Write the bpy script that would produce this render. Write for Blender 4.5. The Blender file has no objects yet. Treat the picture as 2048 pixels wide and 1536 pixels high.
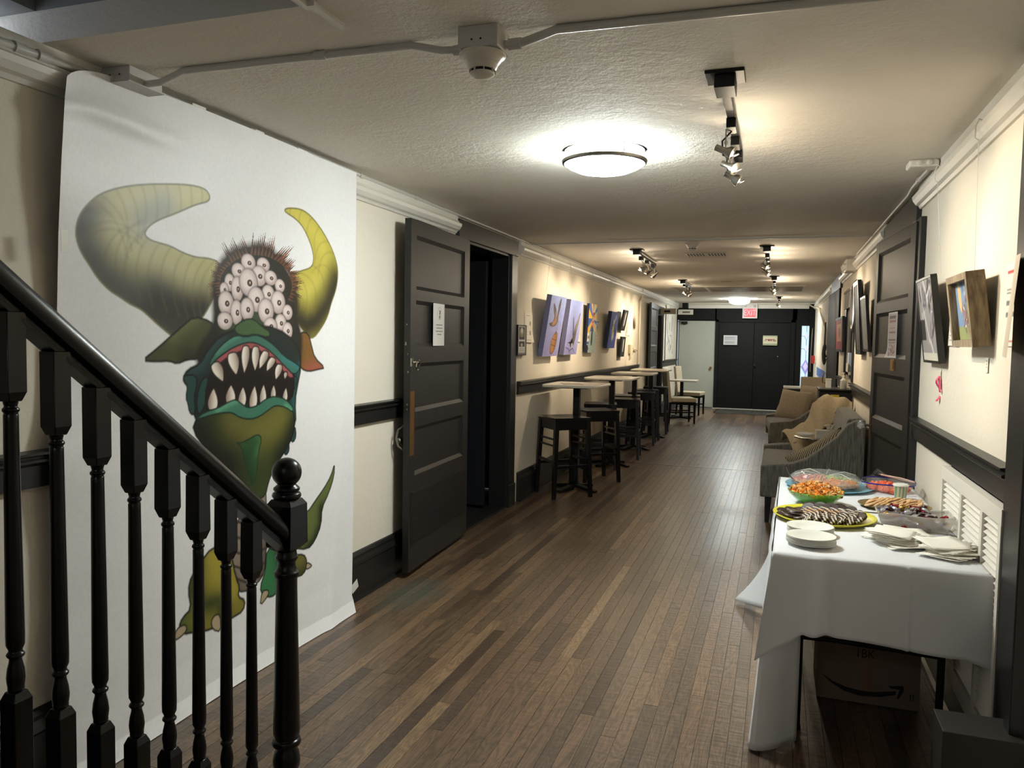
import bpy, math, random
import numpy as np
from mathutils import Vector, Matrix, Euler
random.seed(7); rng = np.random.RandomState(7)
C = bpy.context.scene.collection
PI = math.pi
R = math.radians

# ---------------------------------------------------------------- camera, world, exposure
cam_d = bpy.data.cameras.new('camera'); cam = bpy.data.objects.new('camera', cam_d); C.objects.link(cam)
cam_d.sensor_width = 36; cam_d.lens = 1560 / 2048 * 36; cam_d.clip_start = 0.02; cam_d.clip_end = 100
pitch, yaw, roll = R(3.2677), R(18.8207), 0.017
cam.matrix_world = (Matrix.Translation((0, 0, 1.5)) @ Matrix.Rotation(yaw, 4, 'Z') @ Matrix.Rotation(PI / 2 - pitch, 4, 'X')
                    @ Matrix.Rotation(roll, 4, 'Z'))
bpy.context.scene.camera = cam
w = bpy.data.worlds.new('world'); bpy.context.scene.world = w; w.use_nodes = True
w.node_tree.nodes['Background'].inputs[0].default_value = (0.75, 0.85, 1, 1)
w.node_tree.nodes['Background'].inputs[1].default_value = 0.9
vs = bpy.context.scene.view_settings
vs.view_transform = 'Standard'; vs.look = 'None'; vs.gamma = 1; vs.use_curve_mapping = False
vs.exposure = 1.05
bpy.context.scene.cycles.max_bounces = 8
bpy.context.scene.cycles.diffuse_bounces = 5
DOME = 62.0          # radiance of the ceiling dome lamps
SPOT = 11.0          # watts of each track spot
SPILL = 0.9          # watts of spill behind each track bulb
SPOTCOL = (1.0, 0.83, 0.60)
DOMECOL = (0.93, 1.0, 0.97)

XL, XR, ZC, YE, YB = -2.26, 0.73, 2.41, 18.4, -2.2

# ---------------------------------------------------------------- helpers
def lin(c):
    c = [x / 255 for x in c]
    return tuple((x / 12.92 if x <= .04045 else ((x + .055) / 1.055) ** 2.4) for x in c)

class NT:
    def __init__(s, name):
        s.m = bpy.data.materials.new(name); s.m.use_nodes = True; s.t = s.m.node_tree
        s.b = s.t.nodes['Principled BSDF']; s.out = s.t.nodes['Material Output']
    def n(s, ty, **k):
        nd = s.t.nodes.new(ty)
        for a, v in k.items():
            if hasattr(nd, a): setattr(nd, a, v)
        return nd
    def l(s, a, b): s.t.links.new(a, b)

def mat(name, col, rough=.5, metal=0, bump=0, bscale=40, var=0, vscale=3, emit=None, estr=0, alpha=1, trans=0, coat=0, spec=.5, sheen=0, scl=(1, 1, 1)):
    q = NT(name); b = q.b
    c = lin(col) if max(col) > 1.01 else col
    b.inputs['Base Color'].default_value = (*c, 1)
    b.inputs['Roughness'].default_value = rough
    b.inputs['Metallic'].default_value = metal
    b.inputs['Alpha'].default_value = alpha
    b.inputs['Transmission Weight'].default_value = trans
    b.inputs['Coat Weight'].default_value = coat
    b.inputs['Specular IOR Level'].default_value = spec
    b.inputs['Sheen Weight'].default_value = sheen
    tc = q.n('ShaderNodeTexCoord'); mp = q.n('ShaderNodeMapping'); mp.inputs['Scale'].default_value = scl
    q.l(tc.outputs['Object'], mp.inputs[0])
    nz = q.n('ShaderNodeTexNoise'); nz.inputs['Scale'].default_value = vscale; nz.inputs['Detail'].default_value = 6
    q.l(mp.outputs[0], nz.inputs['Vector'])
    v = var if var else .04
    mr = q.n('ShaderNodeMapRange'); mr.inputs[3].default_value = 1 - v; mr.inputs[4].default_value = 1 + v
    q.l(nz.outputs[0], mr.inputs[0])
    mx = q.n('ShaderNodeVectorMath', operation='SCALE'); mx.inputs[0].default_value = c
    q.l(mr.outputs[0], mx.inputs['Scale']); q.l(mx.outputs[0], b.inputs['Base Color'])
    if bump:
        nb = q.n('ShaderNodeTexNoise'); nb.inputs['Scale'].default_value = bscale; nb.inputs['Detail'].default_value = 5
        q.l(mp.outputs[0], nb.inputs['Vector'])
        bp = q.n('ShaderNodeBump'); bp.inputs['Strength'].default_value = bump; bp.inputs['Distance'].default_value = .01
        q.l(nb.outputs[0], bp.inputs['Height']); q.l(bp.outputs[0], b.inputs['Normal'])
    if emit is not None:
        e = lin(emit) if max(emit) > 1.01 else emit
        b.inputs['Emission Color'].default_value = (*e, 1); b.inputs['Emission Strength'].default_value = estr
    return q.m

def attr_mat(name, rough=.6, spec=.3, emit=0, coat=0):
    q = NT(name); a = q.n('ShaderNodeAttribute', attribute_name='ink')
    q.l(a.outputs['Color'], q.b.inputs['Base Color'])
    q.b.inputs['Roughness'].default_value = rough; q.b.inputs['Specular IOR Level'].default_value = spec
    q.b.inputs['Coat Weight'].default_value = coat
    if emit:
        q.l(a.outputs['Color'], q.b.inputs['Emission Color']); q.b.inputs['Emission Strength'].default_value = emit
    return q.m

class M:
    def __init__(s): s.v = []; s.f = []; s.sm = []; s.mi = []; s.k = 0
    def add(s, vs, fs, smooth=False):
        o = len(s.v); s.v += [tuple(map(float, p)) for p in vs]
        for f in fs: s.f.append([o + i for i in f]); s.sm.append(smooth); s.mi.append(s.k)
        return s
    def box(s, x0, y0, z0, x1, y1, z1, T=None):
        x0, x1 = min(x0, x1), max(x0, x1); y0, y1 = min(y0, y1), max(y0, y1); z0, z1 = min(z0, z1), max(z0, z1)
        vs = [(x, y, z) for z in (z0, z1) for y in (y0, y1) for x in (x0, x1)]
        if T is not None: vs = [tuple(T @ Vector(p)) for p in vs]
        return s.add(vs, [(0, 2, 3, 1), (4, 5, 7, 6), (0, 1, 5, 4), (2, 6, 7, 3), (0, 4, 6, 2), (1, 3, 7, 5)])
    def hexa(s, b, t):   # two quads, bottom and top, counter-clockwise from above
        return s.add(list(b) + list(t), [(3, 2, 1, 0), (4, 5, 6, 7), (0, 1, 5, 4), (1, 2, 6, 5), (2, 3, 7, 6), (3, 0, 4, 7)])
    def lathe(s, prof, n=24, c=(0, 0, 0), T=None, smooth=True, sx=1, sy=1, square=None):
        vs = []; fs = []
        for (r, z) in prof:
            for i in range(n):
                a = 2 * PI * i / n
                vs.append((c[0] + r * sx * math.cos(a), c[1] + r * sy * math.sin(a), c[2] + z))
        m = len(prof)
        for j in range(m - 1):
            for i in range(n):
                i2 = (i + 1) % n
                fs.append((j * n + i, j * n + i2, (j + 1) * n + i2, (j + 1) * n + i))
        if prof[0][0] > 1e-6: fs.append(tuple(range(n - 1, -1, -1)))
        if prof[-1][0] > 1e-6: fs.append(tuple((m - 1) * n + i for i in range(n)))
        if T is not None: vs = [tuple(T @ Vector(p)) for p in vs]
        return s.add(vs, fs, smooth)
    def tube(s, pts, r, n=8, smooth=True, closed=False):
        pts = [Vector(p) for p in pts]; vs = []; fs = []; m = len(pts)
        rr = r if hasattr(r, '__len__') else [r] * m
        up = None
        for i, p in enumerate(pts):
            a = pts[i - 1] if (i or closed) else pts[0]; b = pts[(i + 1) % m] if (i < m - 1 or closed) else pts[-1]
            d = (b - a).normalized()
            if up is None: up = Vector((0, 0, 1)) if abs(d.z) < .9 else Vector((1, 0, 0))
            x = d.cross(up).normalized(); up = x.cross(d).normalized()
            for k in range(n):
                t = 2 * PI * k / n; vs.append(tuple(p + (x * math.cos(t) + up * math.sin(t)) * rr[i]))
        for j in range(m - (0 if closed else 1)):
            j2 = (j + 1) % m
            for k in range(n): k2 = (k + 1) % n; fs.append((j * n + k, j * n + k2, j2 * n + k2, j2 * n + k))
        if not closed: fs.append(tuple(range(n - 1, -1, -1))); fs.append(tuple((m - 1) * n + k for k in range(n)))
        return s.add(vs, fs, smooth)
    def rod(s, a, b, r, n=10): return s.tube([a, b], r, n)
    def ball(s, c, rx, ry=None, rz=None, n=16, m=10, T=None):
        ry = ry or rx; rz = rz or rx
        pr = [(max(1e-7, math.sin(PI * j / m)), -math.cos(PI * j / m)) for j in range(m + 1)]
        pr[0] = (0, -1); pr[-1] = (0, 1)
        vs = []; fs = []
        for (r, z) in pr:
            for i in range(n):
                a = 2 * PI * i / n; vs.append((c[0] + rx * r * math.cos(a), c[1] + ry * r * math.sin(a), c[2] + rz * z))
        for j in range(m):
            for i in range(n):
                i2 = (i + 1) % n
                if j == 0: fs.append((i, (j + 1) * n + i2, (j + 1) * n + i))
                elif j == m - 1: fs.append((j * n + i, j * n + i2, (j + 1) * n + i))
                else: fs.append((j * n + i, j * n + i2, (j + 1) * n + i2, (j + 1) * n + i))
        if T is not None: vs = [tuple(T @ Vector(p)) for p in vs]
        return s.add(vs, fs, True)
    def prism(s, poly, axis, a, b, smooth=False, T=None):   # extrude a 2-D outline along x, y or z
        n = len(poly)
        def P(u, v, t): return {'x': (t, u, v), 'y': (u, t, v), 'z': (u, v, t)}[axis]
        vs = [P(u, v, a) for u, v in poly] + [P(u, v, b) for u, v in poly]
        if T is not None: vs = [tuple(T @ Vector(p)) for p in vs]
        fs = [tuple(range(n)), tuple(range(2 * n - 1, n - 1, -1))]
        s.add(vs, fs)
        return s.add(vs, [(i, (i + 1) % n, n + (i + 1) % n, n + i) for i in range(n)], smooth)
    def grid(s, nu, nv, fn, smooth=True, thick=0):
        vs = [fn(i / nu, j / nv) for j in range(nv + 1) for i in range(nu + 1)]
        fs = [(j * (nu + 1) + i, j * (nu + 1) + i + 1, (j + 1) * (nu + 1) + i + 1, (j + 1) * (nu + 1) + i) for j in range(nv) for i in range(nu)]
        return s.add(vs, fs, smooth)
    def build(s, name, m=None, parent=None, loc=(0, 0, 0), rot=(0, 0, 0), bev=0, seg=2, sub=0, solid=0):
        me = bpy.data.meshes.new(name); me.from_pydata(s.v, [], s.f); me.update()
        me.polygons.foreach_set('use_smooth', s.sm); me.polygons.foreach_set('material_index', s.mi)
        import bmesh
        bm = bmesh.new(); bm.from_mesh(me); bmesh.ops.remove_doubles(bm, verts=bm.verts, dist=1e-5)
        bmesh.ops.recalc_face_normals(bm, faces=bm.faces); bm.to_mesh(me); bm.free()
        if any(s.sm): me.set_sharp_from_angle(angle=R(38))
        for q in (m if isinstance(m, (list, tuple)) else [m]): me.materials.append(q)
        o = bpy.data.objects.new(name, me); C.objects.link(o); o.parent = parent; o.location = loc; o.rotation_euler = rot
        if solid: d = o.modifiers.new('solid', 'SOLIDIFY'); d.thickness = solid; d.offset = 0
        if sub: d = o.modifiers.new('sub', 'SUBSURF'); d.levels = sub; d.render_levels = sub
        if bev: d = o.modifiers.new('bevel', 'BEVEL'); d.width = bev; d.segments = seg; d.limit_method = 'ANGLE'; d.angle_limit = R(40)
        return o

def thing(name, label, cat, loc=(0, 0, 0), rz=0, group=None, rot=None):
    o = bpy.data.objects.new(name, None); C.objects.link(o); o.location = loc
    o.rotation_euler = rot if rot else (0, 0, rz); o.empty_display_size = .1
    o['label'] = label; o['category'] = cat
    if group: o['group'] = group
    return o
def tag(o, label, cat, group=None, kind=None):
    o['label'] = label; o['category'] = cat
    if group: o['group'] = group
    if kind: o['kind'] = kind
    return o
def struct(o): o['kind'] = 'structure'; return o
def stf(o): o['kind'] = 'stuff'; return o
def sroot(name, loc=(0, 0, 0), rz=0):
    o = bpy.data.objects.new(name, None); C.objects.link(o); o.location = loc; o.rotation_euler = (0, 0, rz); o['kind'] = 'structure'; return o
def dup(root, loc, rz=None, label=None, rot=None):
    r = root.copy(); C.objects.link(r); r.location = loc
    if rz is not None: r.rotation_euler = (0, 0, rz)
    if rot is not None: r.rotation_euler = rot
    if label: r['label'] = label
    for ch in list(root.children):
        c = ch.copy(); C.objects.link(c); c.parent = r
        for g in list(ch.children):
            d = g.copy(); C.objects.link(d); d.parent = c
    return r
def text(s, size, m, parent, loc, rot, name='lettering', ext=.0006, sx=1):
    cu = bpy.data.curves.new(name, 'FONT'); cu.body = s; cu.size = size; cu.extrude = ext; cu.align_x = 'CENTER'; cu.align_y = 'CENTER'
    cu.materials.append(m); o = bpy.data.objects.new(name, cu); C.objects.link(o); o.parent = parent; o.location = loc; o.rotation_euler = rot
    o.scale = (sx, 1, 1); bpy.context.view_layer.update()
    me = bpy.data.meshes.new_from_object(o); r = bpy.data.objects.new(name, me); C.objects.link(r); r.parent = parent; r.location = loc; r.rotation_euler = rot; r.scale = (sx, 1, 1)
    bpy.data.objects.remove(o); r.name = name; r['kind'] = 'stuff'; return r

# a small painter for flat prints: colours go to a point attribute of a fine sheet
def smooth_poly(p, it=2):
    p = np.array(p, float)
    for _ in range(it):
        q = np.roll(p, -1, 0); p = np.stack([.75 * p + .25 * q, .25 * p + .75 * q], 1).reshape(-1, 2)
    return p
class Paint:
    def __init__(s, u0, v0, u1, v1, nu, nv, base=(235, 233, 230)):
        s.u = np.linspace(u0, u1, nu + 1); s.v = np.linspace(v0, v1, nv + 1); s.U, s.V = np.meshgrid(s.u, s.v)
        s.c = np.ones(s.U.shape + (3,)) * np.array(lin(base)); s.nu, s.nv = nu, nv
        s.px = (u1 - u0) / nu
    def win(s, a, b, c, d):
        i0 = max(0, np.searchsorted(s.u, a) - 1); i1 = min(s.nu + 1, np.searchsorted(s.u, b) + 1)
        j0 = max(0, np.searchsorted(s.v, c) - 1); j1 = min(s.nv + 1, np.searchsorted(s.v, d) + 1)
        return slice(j0, j1), slice(i0, i1)
    def mask(s, poly):
        p = np.array(poly, float); sl = s.win(p[:, 0].min(), p[:, 0].max(), p[:, 1].min(), p[:, 1].max())
        U = s.U[sl]; V = s.V[sl]; ins = np.zeros(U.shape, bool)
        x0, y0 = p[:, 0], p[:, 1]; x1, y1 = np.roll(x0, -1), np.roll(y0, -1)
        for a, b, c, d in zip(x0, y0, x1, y1):
            if b == d: continue
            h = ((b > V) != (d > V)) & (U < (c - a) * (V - b) / (d - b) + a); ins ^= h
        return sl, ins.astype(float)
    def put(s, sl, m, col, a=1.0):
        col = np.array(lin(col)); m = (m * a)[..., None]; s.c[sl] = s.c[sl] * (1 - m) + col * m
    def fill(s, poly, col, edge=None, sm=2, ew=6, shade=()):
        if sm: poly = smooth_poly(poly, sm)
        sl, m = s.mask(poly); s.put(sl, m, col)
        for (line, c2, wd, a) in shade: s.put(sl, m * s.near(sl, line, wd), c2, a)
        if edge: s.stroke(poly, edge, ew, closed=True)
    def dist(s, sl, line):
        U = s.U[sl]; V = s.V[sl]; L = np.array(line, float); D = np.full(U.shape, 1e9)
        for (a, b), (c, d) in zip(L[:-1], L[1:]):
            dx, dy = c - a, d - b; q = dx * dx + dy * dy + 1e-9
            t = np.clip(((U - a) * dx + (V - b) * dy) / q, 0, 1); D = np.minimum(D, np.hypot(U - a - t * dx, V - b - t * dy))
        return D
    def near(s, sl, line, wd): return np.exp(-(s.dist(sl, line) / wd) ** 2)
    def stroke(s, line, col, wd, closed=False, a=1):
        L = np.array(line, float)
        if closed: L = np.vstack([L, L[:1]])
        sl = s.win(L[:, 0].min() - wd, L[:, 0].max() + wd, L[:, 1].min() - wd, L[:, 1].max() + wd)
        s.put(sl, np.clip(1.2 - s.dist(sl, L) / wd, 0, 1), col, a)
    def ell(s, cx, cy, rx, ry, col, soft=.08, a=1):
        sl = s.win(cx - rx * 1.3, cx + rx * 1.3, cy - ry * 1.3, cy + ry * 1.3)
        r = np.hypot((s.U[sl] - cx) / rx, (s.V[sl] - cy) / ry); s.put(sl, np.clip((1 + soft - r) / (2 * soft), 0, 1), col, a)
    def rect(s, a, b, c, d, col, al=1):
        sl = s.win(a, b, c, d); m = ((s.U[sl] >= a) & (s.U[sl] <= b) & (s.V[sl] >= c) & (s.V[sl] <= d)).astype(float); s.put(sl, m, col, al)
    def noise(s, amt, k=3):
        n = rng.rand(*s.U.shape)
        for _ in range(k): n = (n + np.roll(n, 1, 0) + np.roll(n, 1, 1) + np.roll(n, -1, 0)) / 4
        n = (n - n.mean()) / (n.std() + 1e-9); s.c *= np.clip(1 + amt * n, .3, 2)[..., None]
    def sheet(s, name, m, pos, parent=None, **k):    # pos(U, V) -> X, Y, Z arrays
        X, Y, Z = pos(s.U, s.V); nu, nv = s.nu, s.nv
        co = np.stack([X + 0 * s.U, Y + 0 * s.U, Z + 0 * s.U], -1).reshape(-1, 3)
        idx = np.arange((nu + 1) * (nv + 1)).reshape(nv + 1, nu + 1)
        q = np.stack([idx[:-1, :-1], idx[:-1, 1:], idx[1:, 1:], idx[1:, :-1]], -1).reshape(-1, 4)
        me = bpy.data.meshes.new(name); me.vertices.add(len(co)); me.vertices.foreach_set('co', co.ravel().astype(np.float32))
        me.loops.add(q.size); me.polygons.add(len(q)); me.loops.foreach_set('vertex_index', q.ravel().astype(np.int32))
        me.polygons.foreach_set('loop_start', np.arange(0, q.size, 4, dtype=np.int32))
        try: me.polygons.foreach_set('loop_total', np.full(len(q), 4, dtype=np.int32))
        except Exception: pass
        me.polygons.foreach_set('use_smooth', np.ones(len(q), bool))
        me.update(calc_edges=True)
        at = me.color_attributes.new('ink', 'FLOAT_COLOR', 'POINT')
        at.data.foreach_set('color', np.concatenate([s.c.reshape(-1, 3), np.ones((len(co), 1))], 1).ravel().astype(np.float32))
        me.materials.append(m); o = bpy.data.objects.new(name, me); C.objects.link(o); o.parent = parent
        for a, v in k.items(): setattr(o, a, v)
        return o

# ---------------------------------------------------------------- materials
def plaster(name, col, bs, sc, sc2=8, rough=.85, shiny=0):
    q = NT(name); b = q.b; tc = q.n('ShaderNodeTexCoord'); c = lin(col)
    n1 = q.n('ShaderNodeTexNoise'); n1.inputs['Scale'].default_value = sc; n1.inputs['Detail'].default_value = 4; n1.inputs['Roughness'].default_value = .6
    n2 = q.n('ShaderNodeTexNoise'); n2.inputs['Scale'].default_value = sc2; n2.inputs['Detail'].default_value = 5
    n3 = q.n('ShaderNodeTexNoise'); n3.inputs['Scale'].default_value = 1.1; n3.inputs['Detail'].default_value = 2
    for n in (n1, n2, n3): q.l(tc.outputs['Object'], n.inputs['Vector'])
    mr = q.n('ShaderNodeMapRange'); mr.inputs[3].default_value = .93; mr.inputs[4].default_value = 1.05; q.l(n3.outputs[0], mr.inputs[0])
    vm = q.n('ShaderNodeVectorMath', operation='SCALE'); vm.inputs[0].default_value = c; q.l(mr.outputs[0], vm.inputs['Scale']); q.l(vm.outputs[0], b.inputs['Base Color'])
    # texture strength comes and goes in patches, as old trowelled plaster does
    pm = q.n('ShaderNodeMapRange'); pm.inputs[1].default_value = .42; pm.inputs[2].default_value = .62; pm.inputs[3].default_value = .35; pm.inputs[4].default_value = 1.0
    q.l(n3.outputs[0], pm.inputs[0])
    ad = q.n('ShaderNodeMath', operation='MULTIPLY_ADD'); q.l(n2.outputs[0], ad.inputs[0]); ad.inputs[1].default_value = 1.4; q.l(n1.outputs[0], ad.inputs[2])
    ml = q.n('ShaderNodeMath', operation='MULTIPLY'); q.l(ad.outputs[0], ml.inputs[0]); q.l(pm.outputs[0], ml.inputs[1])
    bp = q.n('ShaderNodeBump'); bp.inputs['Strength'].default_value = bs; bp.inputs['Distance'].default_value = .008
    q.l(ml.outputs[0], bp.inputs['Height']); q.l(bp.outputs[0], b.inputs['Normal'])
    b.inputs['Roughness'].default_value = rough; b.inputs['Specular IOR Level'].default_value = .4
    return q.m
wallm = plaster('wall_plaster', (224, 216, 200), .38, 46)
ceilm = plaster('ceiling_plaster', (226, 220, 210), .5, 62, 16, rough=.85)
trimw = mat('white_gloss_trim', (216, 212, 202), .42, bump=.08, bscale=20)
black = mat('black_door_paint', (27, 27, 26), .48, bump=.06, bscale=90, var=.15, vscale=6)
blackw = mat('black_trim_paint', (27, 27, 27), .38, bump=.06, bscale=60, var=.1)
endblk = mat('black_end_wall', (17, 17, 18), .65, bump=.05, bscale=30, spec=.2)
gloss = mat('black_gloss_railing', (5, 5, 5), .3, bump=.03, bscale=40, spec=.35)
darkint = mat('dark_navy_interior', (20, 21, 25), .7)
grey = mat('grey_painted_steel', (190, 187, 180), .4, bump=.05, bscale=50)
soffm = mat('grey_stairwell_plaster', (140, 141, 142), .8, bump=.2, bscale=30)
chrome = mat('chrome_metal', (200, 198, 192), .16, metal=1)
steel = mat('brushed_steel', (150, 146, 138), .3, metal=1)
brass = mat('worn_brass', (150, 112, 62), .38, metal=.85, bump=.1, bscale=30, var=.2)
blackmetal = mat('black_metal', (15, 15, 16), .5, spec=.3)
linen = mat('white_tablecloth_fabric', (226, 227, 230), .85, bump=.06, bscale=300, sheen=.1)
lamin = mat('white_laminate', (222, 214, 198), .3, var=.03)
stoolm = mat('black_stained_wood', (14, 13, 13), .28, bump=.05, bscale=30, scl=(1, 1, .2))
beige = mat('beige_leatherette', (184, 172, 148), .45, bump=.04, bscale=60)
cream = mat('cream_cotton', (214, 205, 186), .8)
paper = mat('white_paper', (232, 230, 224), .7)
inkm = mat('black_ink', (25, 24, 24), .6)
redink = mat('red_ink', (190, 60, 50), .6)
ink = attr_mat('printed_ink', .55, .35)
inkg = attr_mat('painted_canvas', .6, .25)

def woven(name, c1, c2, sc=90, strength=.5, zst=.08, rough=.9):
    q = NT(name); b = q.b; tc = q.n('ShaderNodeTexCoord'); mp = q.n('ShaderNodeMapping'); mp.inputs['Scale'].default_value = (sc, sc, sc * zst)
    q.l(tc.outputs['Object'], mp.inputs[0]); n = q.n('ShaderNodeTexNoise'); n.inputs['Scale'].default_value = 1; n.inputs['Detail'].default_value = 4
    q.l(mp.outputs[0], n.inputs['Vector']); cr = q.n('ShaderNodeValToRGB'); cr.color_ramp.elements[0].color = (*lin(c1), 1); cr.color_ramp.elements[1].color = (*lin(c2), 1)
    cr.color_ramp.elements[0].position = .35; cr.color_ramp.elements[1].position = .65
    q.l(n.outputs[0], cr.inputs[0]); q.l(cr.outputs[0], b.inputs['Base Color'])
    n2 = q.n('ShaderNodeTexNoise'); n2.inputs['Scale'].default_value = 250; q.l(tc.outputs['Object'], n2.inputs['Vector'])
    bp = q.n('ShaderNodeBump'); bp.inputs['Strength'].default_value = strength; bp.inputs['Distance'].default_value = .003
    q.l(n2.outputs[0], bp.inputs['Height']); q.l(bp.outputs[0], b.inputs['Normal'])
    b.inputs['Roughness'].default_value = rough; b.inputs['Sheen Weight'].default_value = .2; return q.m
greyfab = woven('grey_striated_upholstery', (76, 73, 66), (118, 114, 104))
tanfab = woven('tan_cushion_fabric', (142, 128, 108), (166, 152, 130), zst=1)
blanketm = woven('beige_knit_blanket', (160, 142, 112), (186, 168, 136), 140, .8, 1)
coatm = woven('black_coat_cloth', (10, 10, 12), (20, 20, 22), zst=1)
curtm = woven('black_curtain_cloth', (14, 15, 20), (24, 25, 32), zst=.1)
def zig(name, c1, c2):
    q = NT(name); tc = q.n('ShaderNodeTexCoord'); wv = q.n('ShaderNodeTexWave'); wv.wave_type = 'BANDS'; wv.bands_direction = 'DIAGONAL'
    wv.inputs['Scale'].default_value = 26; wv.inputs['Distortion'].default_value = 2.5; q.l(tc.outputs['Object'], wv.inputs['Vector'])
    cr = q.n('ShaderNodeValToRGB'); cr.color_ramp.elements[0].color = (*lin(c1), 1); cr.color_ramp.elements[1].color = (*lin(c2), 1)
    cr.color_ramp.elements[0].position = .42; cr.color_ramp.elements[1].position = .58
    q.l(wv.outputs['Color'], cr.inputs[0]); q.l(cr.outputs[0], q.b.inputs['Base Color']); q.b.inputs['Roughness'].default_value = .9; return q.m
zigm = zig('herringbone_cushion', (70, 58, 44), (190, 172, 140))

def floor_mat():
    q = NT('oak_strip_floor'); b = q.b
    at = q.n('ShaderNodeAttribute', attribute_name='tone'); at.attribute_type = 'GEOMETRY'
    tc = q.n('ShaderNodeTexCoord'); ad = q.n('ShaderNodeVectorMath', operation='ADD')
    sc = q.n('ShaderNodeVectorMath', operation='SCALE'); cmb = q.n('ShaderNodeCombineXYZ')
    mm = q.n('ShaderNodeMath', operation='MULTIPLY'); mm.inputs[1].default_value = 37.0; q.l(at.outputs['Fac'], mm.inputs[0])
    q.l(mm.outputs[0], cmb.inputs[0]); q.l(mm.outputs[0], cmb.inputs[1]); q.l(mm.outputs[0], cmb.inputs[2])
    q.l(tc.outputs['Object'], ad.inputs[0]); q.l(cmb.outputs[0], ad.inputs[1])
    # cathedral grain: contour lines of a stretched noise
    mp = q.n('ShaderNodeMapping'); mp.inputs['Scale'].default_value = (13, 1.5, 1); q.l(ad.outputs[0], mp.inputs[0])
    n1 = q.n('ShaderNodeTexNoise'); n1.inputs['Scale'].default_value = 1; n1.inputs['Detail'].default_value = 2.5; n1.inputs['Distortion'].default_value = .5; q.l(mp.outputs[0], n1.inputs['Vector'])
    m1 = q.n('ShaderNodeMath', operation='MULTIPLY'); m1.inputs[1].default_value = 16; q.l(n1.outputs[0], m1.inputs[0])
    fr = q.n('ShaderNodeMath', operation='PINGPONG'); fr.inputs[1].default_value = .5; q.l(m1.outputs[0], fr.inputs[0])
    mp2 = q.n('ShaderNodeMapping'); mp2.inputs['Scale'].default_value = (210, 9, 1); q.l(ad.outputs[0], mp2.inputs[0])
    n2 = q.n('ShaderNodeTexNoise'); n2.inputs['Scale'].default_value = 1; n2.inputs['Detail'].default_value = 3; q.l(mp2.outputs[0], n2.inputs['Vector'])
    cr = q.n('ShaderNodeValToRGB'); e = cr.color_ramp.elements
    e[0].position = 0; e[0].color = (*lin((72, 56, 43)), 1); e[1].position = 1; e[1].color = (*lin((138, 112, 84)), 1)
    k = e.new(.35); k.color = (*lin((98, 79, 60)), 1); k = e.new(.7); k.color = (*lin((116, 91, 68)), 1)
    q.l(at.outputs['Fac'], cr.inputs[0])
    # combine darkening
    g = q.n('ShaderNodeMapRange'); g.inputs[1].default_value = 0; g.inputs[2].default_value = .5; g.inputs[3].default_value = .5; g.inputs[4].default_value = 1.12; q.l(fr.outputs[0], g.inputs[0])
    g2 = q.n('ShaderNodeMapRange'); g2.inputs[1].default_value = .3; g2.inputs[2].default_value = .7; g2.inputs[3].default_value = .8; g2.inputs[4].default_value = 1.15; q.l(n2.outputs[0], g2.inputs[0])
    n4 = q.n('ShaderNodeTexNoise'); n4.inputs['Scale'].default_value = 1.3; n4.inputs['Detail'].default_value = 1; q.l(tc.outputs['Object'], n4.inputs['Vector'])
    g4 = q.n('ShaderNodeMapRange'); g4.inputs[1].default_value = .25; g4.inputs[2].default_value = .75; g4.inputs[3].default_value = .88; g4.inputs[4].default_value = 1.12; q.l(n4.outputs[0], g4.inputs[0])
    p1 = q.n('ShaderNodeMath', operation='MULTIPLY'); q.l(g.outputs[0], p1.inputs[0]); q.l(g2.outputs[0], p1.inputs[1])
    p2 = q.n('ShaderNodeMath', operation='MULTIPLY'); q.l(p1.outputs[0], p2.inputs[0]); q.l(g4.outputs[0], p2.inputs[1])
    vm = q.n('ShaderNodeVectorMath', operation='SCALE'); q.l(cr.outputs[0], vm.inputs[0]); q.l(p2.outputs[0], vm.inputs['Scale'])
    # old grey scuff in front of the left door
    sb = q.n('ShaderNodeVectorMath', operation='SUBTRACT'); q.l(tc.outputs['Object'], sb.inputs[0]); sb.inputs[1].default_value = (-2.0, 4.08, 0)
    ms = q.n('ShaderNodeVectorMath', operation='MULTIPLY'); q.l(sb.outputs[0], ms.inputs[0]); ms.inputs[1].default_value = (4.6, 2.6, 0)
    ln = q.n('ShaderNodeVectorMath', operation='LENGTH'); q.l(ms.outputs[0], ln.inputs[0])
    sw = q.n('ShaderNodeMath', operation='MULTIPLY_ADD'); q.l(n4.outputs[0], sw.inputs[0]); sw.inputs[1].default_value = .9; q.l(ln.outputs['Value'], sw.inputs[2])
    sm = q.n('ShaderNodeMapRange'); sm.inputs[1].default_value = .85; sm.inputs[2].default_value = 1.5; sm.inputs[3].default_value = .6; sm.inputs[4].default_value = 0; q.l(sw.outputs[0], sm.inputs[0])
    mx = q.n('ShaderNodeMix', data_type='RGBA'); q.l(sm.outputs[0], mx.inputs[0]); q.l(vm.outputs[0], mx.inputs[6]); mx.inputs[7].default_value = (*lin((78, 84, 76)), 1)
    q.l(mx.outputs[2], b.inputs['Base Color'])
    # varnish: worn patches are duller; shallow ripples run across the strips
    rg = q.n('ShaderNodeMapRange'); rg.inputs[1].default_value = .15; rg.inputs[2].default_value = .85; rg.inputs[3].default_value = .30; rg.inputs[4].default_value = .38; q.l(n4.outputs[0], rg.inputs[0]); q.l(rg.outputs[0], b.inputs['Roughness'])
    mp3 = q.n('ShaderNodeMapping'); mp3.inputs['Scale'].default_value = (7, 42, 1); q.l(ad.outputs[0], mp3.inputs[0])
    n3 = q.n('ShaderNodeTexNoise'); n3.inputs['Scale'].default_value = 1; n3.inputs['Detail'].default_value = 1; q.l(mp3.outputs[0], n3.inputs['Vector'])
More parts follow.
